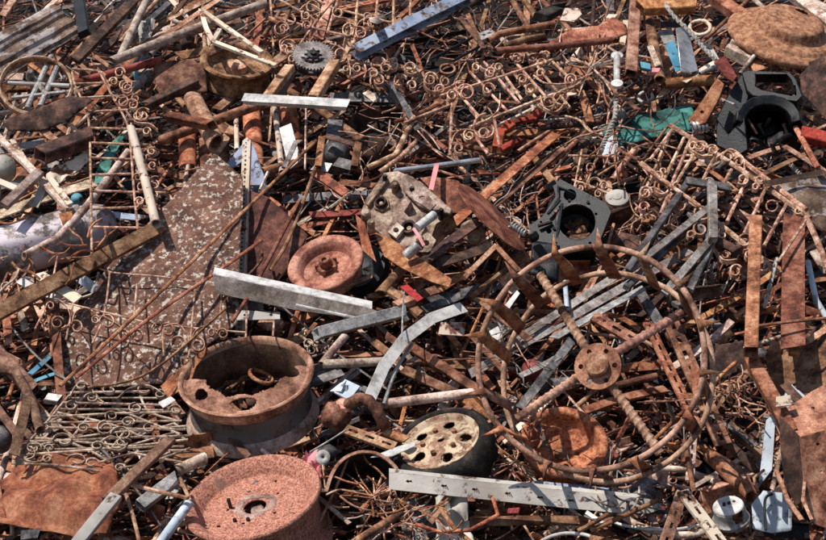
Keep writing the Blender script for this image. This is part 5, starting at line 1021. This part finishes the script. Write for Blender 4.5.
# ================================================================== bars seen one by one
bars('''
wood|75,61 133,2|10|rustd|.40|long dark plank with a pale end beside the ribbed guard rail
wood|84,34 78,-8|11|black|.36|black charred post at the top beside the guard rail
tube|121,56 150,-6|8|dusty|.40|dusty cream pipe leaning steeply at the top
tube|113,61 264,4|9.5|dusty|.44|long dusty pipe with a hollow end across the upper heap|||
tube|71,84 161,60|8|red|.36|red brown pipe pointing at the square rusty sheet
flat|160,39 224,-4|5|rustp|.46|thin pinkish strip crossing the long dusty pipe
tube|216,143 194,101|19|rustp|.42|stout pinkish rust pipe with an open mouth above the peeling plate
box|169,117 212,126|10|rusto|.50|short orange box section lying across the stout pipe
tube|160,141 259,105|10|rust|.32|brown rust pipe running behind the stout pipe
angle|40,112 72,135|6|rust|.30
box|290,68 266,101|10|rustp|.40|brown square tube under the toothed gear, the one nearer the brake drum
box|335,64 313,100|11|rustp|.40|brown square tube under the toothed gear, the one nearer the black rods
box:20|296,62 276,100|9|steel|.34|grey steel tube beneath the toothed gear
chan:0|245,99 348,105|8|clean|.44|white grey channel lying across the troughs
flat|330,98 402,99|9|steel|.28|dark grey flat behind the white grey channel
rod|60,386 152,300 233,222 316,141|3.6|rustr|.42|long reddish rod crossing the peeling plate up to the black drum
rod|76,378 150,318 220,270 262,240|3.6|rustr|.41|long reddish rod crossing the peeling plate under the first one
rod|88,388 150,372 226,308|3|rust|.38|dark thin rod across the foot of the peeling plate
rod|232,322 258,280 300,200|4|rustr|.38
rod|270,270 290,236 318,160|3.6|rust|.36
rod|222,300 258,265 262,250|3|rust|.36
tube|131,128 156,224|9|cream|.47|upright cream pole leaning on the ladder grille
tube|128,152 88,205 58,238 24,256|8|dusty|.40|bent tan pole lying over the peeling tank
chan|-12,318 158,228|14|rust|.40|orange rust angle beam running up to the peeling plate
box|40,156 92,136|17|rustd|.42|dark maroon box beam over the tan boards
wood|-4,134 48,188|6|dusty|.36
wood|18,155 70,210|7|dusty|.40
wood|4,206 40,172|9|dusty|.44
wood|-5,180 24,192|6|cream|.36
wood|12,140 40,182|5|cream|.34
flat|-8,218 95,183|9|iron|.36|long grey brown flat bar above the peeling tank
flat|50,178 70,204|6|cream|.42
flat|-8,152 45,142|7|grey|.30
flat|108,214 142,218|6|blue|.28
wood|42,130 62,146|7|rustp|.36
rod|70,128 66,140|4|rustp|.38
box|70,125 84,142|5|rustp|.36
rod|60,140 100,108|4|rustd|.34
rod|86,130 140,92|5|rust|.30
rod|72,135 92,112|5|dusty|.32
flat|20,280 60,300|9|clean|.34
flat|38,274 78,300|11|cream|.36|cream flat board poking out under the orange angle beam
flat:30|78,276 96,290|10|alu|.34|shiny curved flat under the orange angle beam
box|-6,350 34,392|14|wood|.32|dark brown beam slanting down at the edge
tube|-6,368 16,372 32,400 40,430|9|wood|.36
flat|14,455 28,396|10|wood|.38
flat|-5,405 22,440|8|wood|.36
flat|30,374 54,352|5|sky|.22|bright blue strip deep in a dark gap
flat|28,384 60,372|3|sky|.2
flat|55,300 62,402|9|rustr|.26|upright reddish strip in the dark gap beside the peeling plate
flat|50,310 54,356|7|rustr|.24
flat|5,312 8,345|8|rustr|.3
flat|20,312 26,330|7|dusty|.32
box|46,398 60,400|9|galv|.3
flat|42,412 58,430|8|iron|.28
rod|34,420 42,438|4|galv|.3
wood|170,440 108,500|10|wood|.44|brown plank end rising over the grey scroll grille
wood|116,496 76,545|12|white|.44|splintered white plank end beside the red oxide sheet
rod|128,484 188,498|4.4|rustp|.40
rod|126,494 140,545|4|rustp|.38
rod|180,478 190,500|4|rustp|.36
box|140,506 177,478|13|galv|.30|grey steel box section beside the speckled rim
tube|155,550 190,502|10|pale|.36|pale blue grey pole beside the speckled rim
tube|178,470 205,458|12|dusty|.30
box|22,536 40,534|10|steel|.3
tube|322,364 345,336|8|dusty|.38|short dusty pipe leg above the hooked ball
tube|324,364 392,361|9|dusty|.38|level dusty pipe above the hooked ball
tube|383,404 472,393|10|dusty|.36|dusty tan pipe running under the spiked wheel ring
box:25|316,334 402,312|12|galv|.36|bright alloy bar under the heavy grey beam
flat:30|369,400 384,366 405,338 432,318 464,307|12|clean|.42|white curved strap bending up the slope
rod|384,404 396,370 412,344|4|galv|.38
slot|345,428 395,446|9|rustp|.36|pinkish slotted strip below the hooked ball
tube|384,432 406,440|10|rusto|.34
rod|310,452 346,430|2|galv|.4
flat|372,340 400,362|8|rust|.30
flat|386,335 410,352|7|rustr|.32
chan|385,288 404,300 420,315|8|rust|.36
box|396,306 412,300|9|rustp|.38
tube|380,294 408,262|11|rust|.36|rust pipe stub under the gearbox blade
flat|340,288 372,276|4|rustp|.36
rod|404,292 402,338|1.6|galv|.46
flat|310,215 362,212|7|red|.28|red brown bar above the dished wheel
flat|306,226 352,216|6|rustr|.26
rod|330,208 350,193|3|dusty|.36
chan|314,172 346,194|9|rustr|.32
flat|340,182 376,186|7|rustr|.28
box|322,138 318,168|7|rustr|.36
box|358,145 354,168|7|rustr|.38
flat|324,136 360,146|5|rustd|.34
flat|314,166 330,168|9|galv|.34
flat|336,162 352,166|10|steel|.3
tube|368,168 396,155 408,130 414,118|6|scroll|.38
tube|380,172 400,158 416,142|5|scroll|.40
rod|404,108 412,158|3|rust|.36
flat|392,82 418,130|6|steel|.38
flat|382,82 400,104|7|black|.36
rod|395,122 440,104|4|rustr|.36
ibeam|355,53 470,-4|13|blue|.46|chipped blue beam at the top beside the cream scrolled railing
flat|450,4 484,48|5|rust|.42
flat|460,-2 478,40|5|rust|.42
flat|444,10 462,30|4|rustd|.4
rod|430,60 478,35|3|black|.38
rod|454,61 492,40|3|black|.40
slot|476,38 492,32|9|galv|.40
tube|488,41 500,34 554,24|7|rustr|.46|upper pipe with a pointed end at the top of the heap
tube|496,51 560,46 614,40|7|rustr|.46|lower pipe with a pointed end at the top of the heap
tube|502,47 530,38 545,35|7|rust|.42
flat|524,41 545,38|6|red|.4
rod|510,-5 530,30|6|rust|.38
rod|520,-5 542,24|6|rust|.38
block|540,18 556,10|13|tyre|.44|small black box near the top of the heap
box|636,-8 631,74|11|rustp|.46|speckled pinkish rust post at the top
tube|648,14 660,80|11|rust|.40|dark brown upright pipe beside the pinkish post
box|640,8 696,6|13|rusto|.50|orange box channel with an open end at the very top
flat|626,20 622,45|6|cream|.40
block|640,66 650,68|8|sky|.44
block|648,72 660,72|8|pink|.42
flat|650,46 658,66|6|dusty|.44
tube|664,84 716,80|11|rusto|.38|orange rust pipe above the teal panel
box|711,-4 750,22|13|rustr|.42|pinkish red beam running up to the brown dome
tube|750,-4 770,14|5|dusty|.40
box|790,-6 830,24|10|dusty|.34
flat|806,-4 836,16|8|dusty|.36
tube|740,74 754,56|4|dusty|.44
box|750,54 760,74|12|rustr|.34
flat|684,82 716,62|6|cream|.4
tube|700,74 716,66|4|galv|.44
box|800,134 826,140|14|scarlet|.42|orange red square tube end at the edge below the torn sheet
rod|796,128 818,168|6|rustr|.42|maroon rod leaning below the orange red tube end
flat|748,158 786,146|5|rustp|.36
flat|756,178 806,154|5|rust|.38
flat|784,146 832,176|5|scroll|.40
flat|764,184 826,172|6|rustd|.42
box|751,352 756,219|13|rustr|.56|orange rust upright post, the slimmer of two by the fence railing|||
chan|793,350 794,219|22|rustr|.52|broad brown upright channel post beside the slimmer orange one
rod|806,220 778,262|3|scroll|.58
rod|758,326 830,318|3.4|rust|.58
box|750,358 776,404 792,436|14|rustr|.48|reddish bent post below the upright posts
block|790,350 799,352|11|rusto|.5
flat|776,402 792,400|10|cream|.54
flat|784,384 812,414|9|rustd|.42
flat|786,350 806,342 834,324|6|rustp|.45
tube|808,262 816,300 828,320|6|pale|.40
flat|815,250 830,274|12|dusty|.34
slot|670,318 724,444|15|rust|.28|long slotted rust rail beside the ring of the spiked wheel
slot|648,322 700,430|9|rustr|.26
slot|594,315 640,342|10|rust|.34|rust slotted bar inside the spiked wheel
slot|683,490 724,545|11|cream|.50|cream slotted strip, one of the bolted pair at the bottom
slot|683,492 664,548|11|rustp|.48|pinkish slotted strip, one of the bolted pair at the bottom
slot|694,424 690,480|8|dusty|.40
tube|684,440 694,492|5|rustr|.42
tube|708,454 752,496|14|rustr|.28|red brown pipe lying above the white motor cap
rod|714,452 742,470 756,494|3|rust|.36
tube|728,424 770,462|11|wood|.22
tube|722,438 762,476|10|rustd|.2
tube|772,490 784,440 778,425|5|iron|.40
tube|758,492 754,478 764,470|3|rust|.42
rod|766,530 765,500 772,494|3|black|.44
tube|776,470 788,500 802,520|5|rustp|.46
tube|590,530 606,524 658,500|5|rustr|.40
rod|578,531 608,514|5|rust|.42
flat|470,522 612,522|9|rust|.24|level rust bar below the long white beam
tube|438,506 456,530 478,548|5|rusto|.34
tube|415,524 440,532 470,530 498,515 492,495|4|rusto|.36
flat|452,492 430,522|7|rustp|.34
box|412,505 424,548|12|steel|.26
tube|350,545 402,512|8|rust|.34
box|590,540 634,548|9|rust|.34
flat|586,512 604,524|4|clean|.36
flat|470,374 690,250|9|grey|.26|very long grey bar running behind the spiked wheel
flat|498,352 616,276|8|grey|.28
flat|554,338 644,288|7|galv|.30
flat|520,408 572,340|9|steel|.30
flat|520,376 560,356|6|grey|.3
solid|628,270 690,180|7|steel|.42|steep dark bar of the grey steel frame
solid|622,276 714,204|7|grey|.40|upper slanting bar of the grey steel frame
solid|626,288 694,222|7|steel|.37|lower slanting bar of the grey steel frame
solid|712,182 713,240|9|grey|.46|upright pinkish grey bar of the grey steel frame
solid|686,181 730,188|7|steel|.44
solid|664,294 712,238|8|grey|.44
solid|690,290 714,238|7|steel|.42
solid|712,240 738,252|8|rustd|.40
solid|690,214 712,242|5|steel|.38
flat|700,232 700,262|5|rust|.36
flat|640,292 664,330|10|steel|.24
flat|580,300 600,270|6|rust|.22
tube|565,282 567,308|5|pale|.3
tube|395,171 428,167 480,160|5.4|alu|.40|shiny silver pipe lying above the gearbox
flat|431,190 437,164|5|pink|.46|pink painted strip standing on the gearbox
flat|418,256 556,134|10|rusto|.36|long orange flat bar running up behind the edge-on disc
flat|470,226 562,148|7|rust|.32
flat|530,152 556,186|7|rust|.30
flat|424,262 478,222|11|rustd|.44
flat|428,266 492,246|9|rustd|.42
solid|464,278 496,246|5|rustp|.46
solid|496,246 520,272|5|rust|.46
rod|470,298 508,268|6|rust|.26
flat|404,286 420,300|7|scarlet|.38
flat|440,290 470,270|7|rusto|.34
flat|404,318 460,296|8|steel|.30
flat|430,302 500,284|10|steel|.22
flat|400,300 440,288|8|rust|.28
wood|406,344 480,392|9|rustr|.28
wood|404,370 462,396|9|rust|.28
flat|480,300 530,340|7|rust|.36
flat|470,334 505,372|6|rust|.34
flat|527,395 545,446|6|grey|.32
tube|614,386 656,376|7|rust|.28
tube|540,128 600,122|6|rustd|.28
flat|580,90 590,122|8|rustr|.34
flat|590,120 578,165|10|rustd|.26
rod|550,165 588,130|5|rust|.3
rod|580,58 640,72|4|rust|.34
rod|604,56 600,95|4|rust|.3
tube|634,150 612,180|6|rustp|.32
rod|616,148 640,160 650,150 668,126|3|rust|.38
rod|640,164 700,206|4|scroll|.42
rod|610,214 656,196|6|rustd|.30
flat|606,236 640,244|14|rustd|.24
rod|632,78 646,90|5|rustd|.4
flat|638,110 608,84|5|rust|.38
rod|672,340 640,300|6|rustd|.22
box|142,108 196,82|9|rustd|.30|dark rusty angle strip with rivets above the stout pipe
tube|150,55 160,42|7|galv|.28
flat|178,56 210,50|8|rust|.32
rod|196,62 250,36|5|wood|.34
flat|180,26 240,20|6|wood|.28
rod|130,92 150,72|9|grey|.3
tube|140,88 136,70|7|sky|.26
flat|138,72 152,60|6|cream|.3
tube|237,150 236,116|5|cream|.30
tube|282,172 274,104|6|cream|.30
rod|305,170 306,108|2.4|dusty|.34
tube|262,172 300,162|9|rust|.30
solid|284,168 296,142|5|grey|.38
rod|260,190 268,172|3|dusty|.4
tube|222,12 200,30 190,32|7|rustd|.28
rod|256,-4 264,14 282,24|5|rust|.38
tube|262,38 280,12|4|rust|.34
flat|318,40 330,-4|10|rustp|.28
flat|345,62 352,20|10|rustp|.26
rod|384,92 330,70|4|rust|.3
flat|372,60 420,72|5|scroll|.38
rod|404,44 392,62 388,80|3|scroll|.36
flat|366,92 376,100|7|dusty|.34
''')
# bent frames
for lab, hh, pts, w, mk in [('bent cream frame of thin square bars above the brake drum', .48, [[(201, 10), (262, 53)], [(201, 10), (206, 28), (213, 42)], [(213, 42), (276, 66)], [(213, 42), (220, 30)]], 5, 'cream'),
        ]:
    t = thing('bent_framework', P(230, 40, hh), lab, 'frame')
    for p in pts:
        m = MB(); m.sweep([P(x, y, hh) for x, y in p], rect(w * S(40, hh), w * .7 * S(40, hh), .002), NRM); m.build('frame_bar', mk, t)

# ================================================================== small scrap, piece by piece
def zone(x, y):
    """materials by place, as the photograph spreads them"""
    base = ['rust'] * 5 + ['rustd'] * 4 + ['rustr'] * 4 + ['rusto'] * 4 + ['rustp'] * 3 + ['scroll'] * 2 + ['dusty']
    if y < 130: base += ['dusty'] * 3 + ['scroll'] * 2
    if x < 200: base += ['dusty'] * 4 + ['cream', 'wood']
    if y > 440: base += ['grey', 'galv', 'white', 'steel']
    if 400 < x < 640 and 240 < y < 420: base += ['steel', 'rustd', 'grey']
    base += ['grey', 'steel', 'black', 'cream']
    if rnd() < .008: return random.choice(['clean', 'white', 'alu', 'pale', 'sky', 'red', 'teal', 'galv'])
    return random.choice(base)
ANG = lambda: random.choice([random.gauss(35, 18), random.gauss(35, 18), random.gauss(-38, 18), random.gauss(5, 10), random.gauss(80, 15)])
def piece(kind, x, y, hh):
    mk = zone(x, y); k = 1.0 if y > 250 else .85
    a = R_(ANG())
    def seg(l):
        p, q = (x - math.cos(a) * l / 2, y + math.sin(a) * l / 2), (x + math.cos(a) * l / 2, y - math.sin(a) * l / 2)
        if rnd() < .45:                       # knocked out of line somewhere along its length
            u = .25 + .5 * rnd(); d = l * random.gauss(0, .09)
            return [p, (p[0] + (q[0] - p[0]) * u - math.sin(a) * d, p[1] + (q[1] - p[1]) * u - math.cos(a) * d), q]
        return [p, q]
    hs = [hh, hh + (rnd() - .4) * .12]
    g = GROUPS
    if kind == 'rod': bar('rod', seg(30 + 70 * rnd()), (1.8 + 2.4 * rnd()) * k, mk, hs)
    elif kind == 'flat': bar('flat', seg(34 + 70 * rnd()), (3 + 5.5 * rnd()) * k, mk, hs, roll=(rnd() - .5) * 90, twist=(rnd() - .5) * 3 if rnd() < .4 else 0)
    elif kind == 'angle': bar('angle', seg(30 + 60 * rnd()), (4 + 5 * rnd()) * k, mk, hs)
    elif kind == 'tube': bar('tube', seg(30 + 70 * rnd()), (3.5 + 4.5 * rnd()) * k, mk, hs)
    elif kind == 'box': bar('box', seg(26 + 50 * rnd()), (5 + 5 * rnd()) * k, mk, hs)
    elif kind == 'chan': bar('chan', seg(26 + 46 * rnd()), (6 + 6 * rnd()) * k, mk, hs)
    elif kind == 'slot': bar('slot', seg(24 + 40 * rnd()), (6 + 3 * rnd()) * k, mk, hs)
    elif kind == 'wire':
        pts = [(x, y)]; b = a
        for _ in range(4): b += (rnd() - .5) * 1.8; pts.append((pts[-1][0] + math.cos(b) * 12, pts[-1][1] - math.sin(b) * 10))
        bar('wire', pts, 1.2 + .9 * rnd(), random.choice(['scroll', 'rust', 'rusto', 'dusty', 'rustp']), [hh + .05 * rnd() for _ in pts])
    elif kind == 'strap':
        pts = [(x, y)]; b = a; tw = (rnd() - .5) * 1.2
        for _ in range(3): b += tw; pts.append((pts[-1][0] + math.cos(b) * 12, pts[-1][1] - math.sin(b) * 11))
        bar('strap', pts, (3 + 4 * rnd()) * k, mk, [hh + .05 * rnd() for _ in pts], roll=(rnd() - .5) * 120)
    elif kind == 'curl':
        pts = spiral(x, y, 3.5 + 3 * rnd(), 360 * rnd(), random.choice((1, -1)), 1.2, .8)
        c, s_ = math.cos(a), math.sin(a); e = pts[0]; pts = [(e[0] + c * 14, e[1] - s_ * 14), (e[0] + c * 6, e[1] - s_ * 7)] + pts
        m = MB(); q = [P(px, py, hh + .02) for px, py in pts]; W = 2 * S(y, hh); m.sweep(q, rect(W * .5, W * 1.3), NRM)
        m.build('ornamental_scroll', 'scroll', None, auto_label('curl', 'scroll', x - 6, y, x + 6, y, 2), 'scroll', g['curl'], smooth=50)
    elif kind == 'sheet':
        n = 5 + int(rnd() * 4); r = 5 + 9 * rnd(); poly = []
        for i in range(n):
            q = 2 * math.pi * i / n; rr = r * (.55 + .6 * rnd()); poly.append((x + rr * math.cos(q) * 1.3, y - rr * math.sin(q) * .8))
        c = P(x, y, hh + .03); nn = (NRM + Vector((rnd() - .5, rnd() - .5, rnd() - .5)) * .9).normalized()
        m = MB(); lo = [on_plane(px, py, c, nn) for px, py in poly]
        cc = c + nn * (rnd() - .3) * .03; k0 = len(lo)
        m.add(lo + [cc], [(i, (i + 1) % k0, k0) for i in range(k0)])
        m.build('sheet_fragment', mk, None, auto_label('sheet', mk, x - r, y, x + r, y + 2, 9), 'sheet fragment', g['sheet'], smooth=20, sol=.004)
    elif kind == 'bracket':
        c = P(x, y, hh + .04); ax = (RT * math.cos(a) + UPS * math.sin(a)); ay = NRM.cross(ax); az = NRM
        rt = Matrix.Rotation(rnd() * 2 - 1, 3, ax); ay, az = rt @ ay, rt @ az
        l, w_, tt = .05 + .06 * rnd(), .02 + .025 * rnd(), .003
        m = MB(); m.box(c, ax * l, ay * w_, az * tt); m.box(c + ay * (w_ + tt * 1.1) + az * (w_ * .6), ax * l, ay * tt, az * (w_ * .6 + tt))
        if rnd() < .5: m.box(c - ax * (l + tt * 1.1) + az * (w_ * .6), ax * tt, ay * w_ * .98, az * (w_ * .6 + tt))
        m.build('metal_bracket', mk, None, auto_label('bracket', mk, x - 8, y + 3, x + 8, y - 3, 8), 'bracket', g['bracket'], bev=.0015)
    elif kind == 'bolt':
        c = P(x, y, hh + .05); ax = (RT * math.cos(a) + UPS * math.sin(a) + NRM * (rnd() - .2)).normalized()
        m = MB(); m.tube([c, c + ax * .05], .008, 8); m.tube([c - ax * .012, c], .016, 6)
        m.build('hexagon_bolt', mk, None, auto_label('bolt', mk, x - 5, y + 3, x + 5, y - 3, 4), 'bolt', g['bolt'])
    elif kind == 'ring':
        mm, rr = disc(x, y, 5 + 8 * rnd(), 3 + 3 * rnd(), rnd() * 90 - 45, hh + .03)
        m = MB(); m.tube([mm @ Vector((math.cos(i * math.pi / 14) * rr, math.sin(i * math.pi / 14) * rr, 0)) for i in range(28)], (1 + rnd()) * S(y), 7, closed=True)
        m.build('metal_hoop', mk, None, auto_label('ring', mk, x - 5, y, x + 5, y, 4), 'hoop', g['ring'], smooth=60)
    elif kind == 'lug':
        mm, rr = disc(x, y, 5 + 3 * rnd(), 4 + 2 * rnd(), rnd() * 90, hh + .04); m = MB()
        m.lathe(sc([(0, .5), (.4, .5), (.5, .2), (1, .1), (1, -.4), (.6, -.8)], rr), mm, 8, wob=.25)
        m.build('cast_lug', mk, None, auto_label('lug', mk, x - 5, y, x + 5, y, 8), 'lug', g['lug'], smooth=25, bev=.002)
# hollows in the heap where the photograph shows only depth
HOLLOWS = [(112, 150, 24, 26), (115, 205, 22, 24), (30, 345, 30, 26), (20, 395, 24, 26), (372, 95, 40, 13), (350, 128, 34, 15), (440, 32, 36, 17), (482, 22, 30, 16), (560, 140, 28, 26), (520, 150, 30, 20),
    (300, 235, 22, 12), (345, 224, 40, 18), (455, 275, 40, 18), (470, 322, 36, 26), (505, 372, 30, 36), (560, 300, 24, 20), (622, 402, 38, 32), (650, 330, 22, 22), (715, 300, 18, 26), (722, 430, 36, 26),
    (760, 250, 16, 20), (815, 282, 18, 20), (780, 160, 28, 14), (700, 92, 18, 14), (362, 490, 28, 34), (396, 328, 36, 14), (150, 515, 24, 20), (20, 532, 24, 10), (490, 470, 26, 14), (90, 12, 12, 20), (560, 360, 30, 26), (530, 190, 26, 18), (300, 190, 40, 14), (415, 385, 30, 16)]
def hollow(x, y): return any(((x - a) / c) ** 2 + ((y - b) / d) ** 2 < 1 for a, b, c, d in HOLLOWS)
MIX = ['rod'] * 7 + ['flat'] * 10 + ['angle'] * 6 + ['tube'] * 7 + ['box'] * 5 + ['chan'] * 4 + ['slot'] * 2 + ['wire'] * 4 + ['strap'] * 6 + ['curl'] * 6 + ['sheet'] * 8 + ['bracket'] * 5 + ['bolt'] * 3 + ['ring'] * 3 + ['lug'] * 3
NPIECE = 600
cells = [(i, j) for i in range(31) for j in range(20)]
random.shuffle(cells)
for i, j in cells[:NPIECE]:
    x = -8 + (i + rnd()) * 27.2; y = -6 + (j + rnd()) * 27.6
    if hollow(x, y):
        if rnd() < .75: continue
        piece(random.choice(MIX), x, y, -.16 + .1 * rnd()); continue
    piece(random.choice(MIX), x, y, -.02 + .22 * rnd())

for i in range(205):                        # middling bars lying across one another
    x, y = rnd() * 840 - 7, rnd() * 540; a = R_(random.choice([random.gauss(40, 10), random.gauss(38, 12), random.gauss(-40, 12), random.gauss(8, 8), random.gauss(82, 10)])); l = 45 + 75 * rnd() ** 1.4; hh = .04 + .17 * rnd()
    if hollow(x, y) and rnd() < .7: continue
    p, q = (x - math.cos(a) * l / 2, y + math.sin(a) * l / 2), (x + math.cos(a) * l / 2, y - math.sin(a) * l / 2)
    mk = random.choice(['rust', 'rustr', 'rusto', 'rustp', 'rustd', 'rust', 'rusto', 'rustr', 'dusty', 'grey', 'steel', 'rustp'])
    bar(random.choice(['flat', 'flat', 'angle', 'angle', 'tube', 'box', 'chan', 'chan', 'solid']), [p, q], 3.8 + 4.4 * rnd() ** 1.5, mk, [hh, hh + random.gauss(0, .05)], bend=.02)
for i in range(64):                         # long slim bars that catch the sun
    x, y = rnd() * 826, rnd() * 540; a = R_(random.choice([random.gauss(40, 8), random.gauss(34, 8), random.gauss(-38, 9), random.gauss(75, 10)])); l = 80 + 90 * rnd(); hh = .15 + .12 * rnd()
    p, q = (x - math.cos(a) * l / 2, y + math.sin(a) * l / 2), (x + math.cos(a) * l / 2, y - math.sin(a) * l / 2)
    bar(random.choice(['tube', 'angle', 'solid', 'flat']), [p, q], 2.8 + 2 * rnd(), random.choice(['rustp', 'dusty', 'scroll', 'rusto', 'rust', 'rustr', 'cream', 'rustp']), [hh, hh + random.gauss(0, .04)], bend=.02)
for i in range(90):                        # long thin rods and wires threaded through everything
    x, y = rnd() * 826, rnd() * 540; a = R_(ANG()); l = 60 + 110 * rnd(); hh = .08 + .2 * rnd()
    mk = random.choice(['rust', 'rustr', 'rusto', 'rustp', 'scroll', 'dusty', 'rustd', 'rust', 'grey'])
    p, q = (x - math.cos(a) * l / 2, y + math.sin(a) * l / 2), (x + math.cos(a) * l / 2, y - math.sin(a) * l / 2)
    d = l * random.gauss(0, .06)
    bar('rod' if i % 2 else 'wire', [p, (x - math.sin(a) * d, y - math.cos(a) * d), q], 1.2 + 1.6 * rnd(), mk, [hh, hh + .03, hh + random.gauss(0, .05)])

# ================================================================== the uncountable rest, deep in the gaps
MS = ['rust', 'rustd', 'rustr', 'rusto', 'rustp', 'scroll', 'dusty', 'steel', 'black', 'grey']
WT = [6, 6, 5, 4, 3, 3, 2, 2, 2, 1]  # dark rust weighted up, painting some of the gaps' shade into the debris
def mass(name, lab, n, h0, h1, cat):
    m = MB()
    for _ in range(n):
        x = -140 + rnd() * 1110; y = -110 + rnd() * 750; hh = h0 + (h1 - h0) * rnd(); a = R_(ANG())
        if hh > -.2 and hollow(x, y): hh = -.2 - .14 * rnd(); m.cur = random.choices(range(len(MS)), WT)[0]
        r = rnd(); L_ = (.05 + .3 * rnd() ** 1.5); c = P(x, y, hh); ax = (RT * math.cos(a) + UPS * math.sin(a) + NRM * (rnd() - .5) * .7).normalized()
        if r < .42: m.sweep([c - ax * L_, c + ax * L_], circ(.002 + .005 * rnd() ** 2, 5), NRM)
        elif r < .68:
            sd = ax.cross(NRM).normalized(); nn = sd.cross(ax); q = Matrix.Rotation(rnd() * 3, 3, ax); sd, nn = q @ sd, q @ nn
            m.box(c, ax * L_, sd * (.005 + .016 * rnd()), nn * .0025)
        elif r < .82:
            b = a; pts = [c]
            for _k in range(5): b += (rnd() - .5) * 2; pts.append(pts[-1] + (RT * math.cos(b) + UPS * math.sin(b) + NRM * (rnd() - .5)) * .04)
            m.sweep(pts, circ(.0025 + .002 * rnd(), 4), NRM)
        else:
            k = 5; q = Matrix.Rotation(rnd() * 2 - 1, 3, RT) @ Matrix.Rotation(rnd() * 2 - 1, 3, UPS); r0 = .015 + .035 * rnd()
            lo = [c + q @ (RT * math.cos(2 * math.pi * i / k) * r0 * (.5 + rnd()) + UPS * math.sin(2 * math.pi * i / k) * r0 * (.5 + rnd())) for i in range(k)]
            nn = q @ NRM
            m.add(lo + [v - nn * .004 for v in lo], [tuple(range(k)), tuple(reversed(range(k, 2 * k)))] + [(i, k + i, k + (i + 1) % k, (i + 1) % k) for i in range(k)])
    m.build(name, MS, None, lab, cat, None, 'stuff', smooth=40)
mass('scrap_debris', 'fine tangle of rusty rods, strips and flakes filling the gaps of the heap', 11000, -.42, .08, 'scrap debris')

# ================================================================== light, sky, camera
w = bpy.data.worlds.new('World'); scene.world = w; w.use_nodes = True
SUN = Vector((-.42, -.2, .88)).normalized()
nt = w.node_tree; sk = nt.nodes.new('ShaderNodeTexSky'); sk.sky_type = 'NISHITA'; sk.sun_disc = False
sk.sun_elevation = math.asin(SUN.z); sk.sun_rotation = math.atan2(SUN.x, SUN.y)
nt.links.new(sk.outputs[0], nt.nodes['Background'].inputs[0]); nt.nodes['Background'].inputs[1].default_value = .105
l = bpy.data.lights.new('sun', 'SUN'); l.energy = 5.0; l.angle = R_(.55); l.color = (1, .95, .88)
lo = bpy.data.objects.new('sun', l); COL.objects.link(lo); lo.rotation_euler = SUN.to_track_quat('Z', 'Y').to_euler(); lo.location = (-4, 4, 12)
c = bpy.data.cameras.new('camera'); co = bpy.data.objects.new('camera', c); COL.objects.link(co); scene.camera = co
co.location = CAM; co.rotation_euler = (math.pi / 2 - PITCH, 0, 0); c.sensor_fit = 'HORIZONTAL'; c.sensor_width = 36; c.lens = 36 * F / 826; c.clip_end = 600
scene.view_settings.view_transform = 'Standard'; scene.view_settings.look = 'None'; scene.view_settings.gamma = 1; scene.view_settings.exposure = EXPO
try: scene.view_settings.use_curve_mapping = False
except Exception: pass
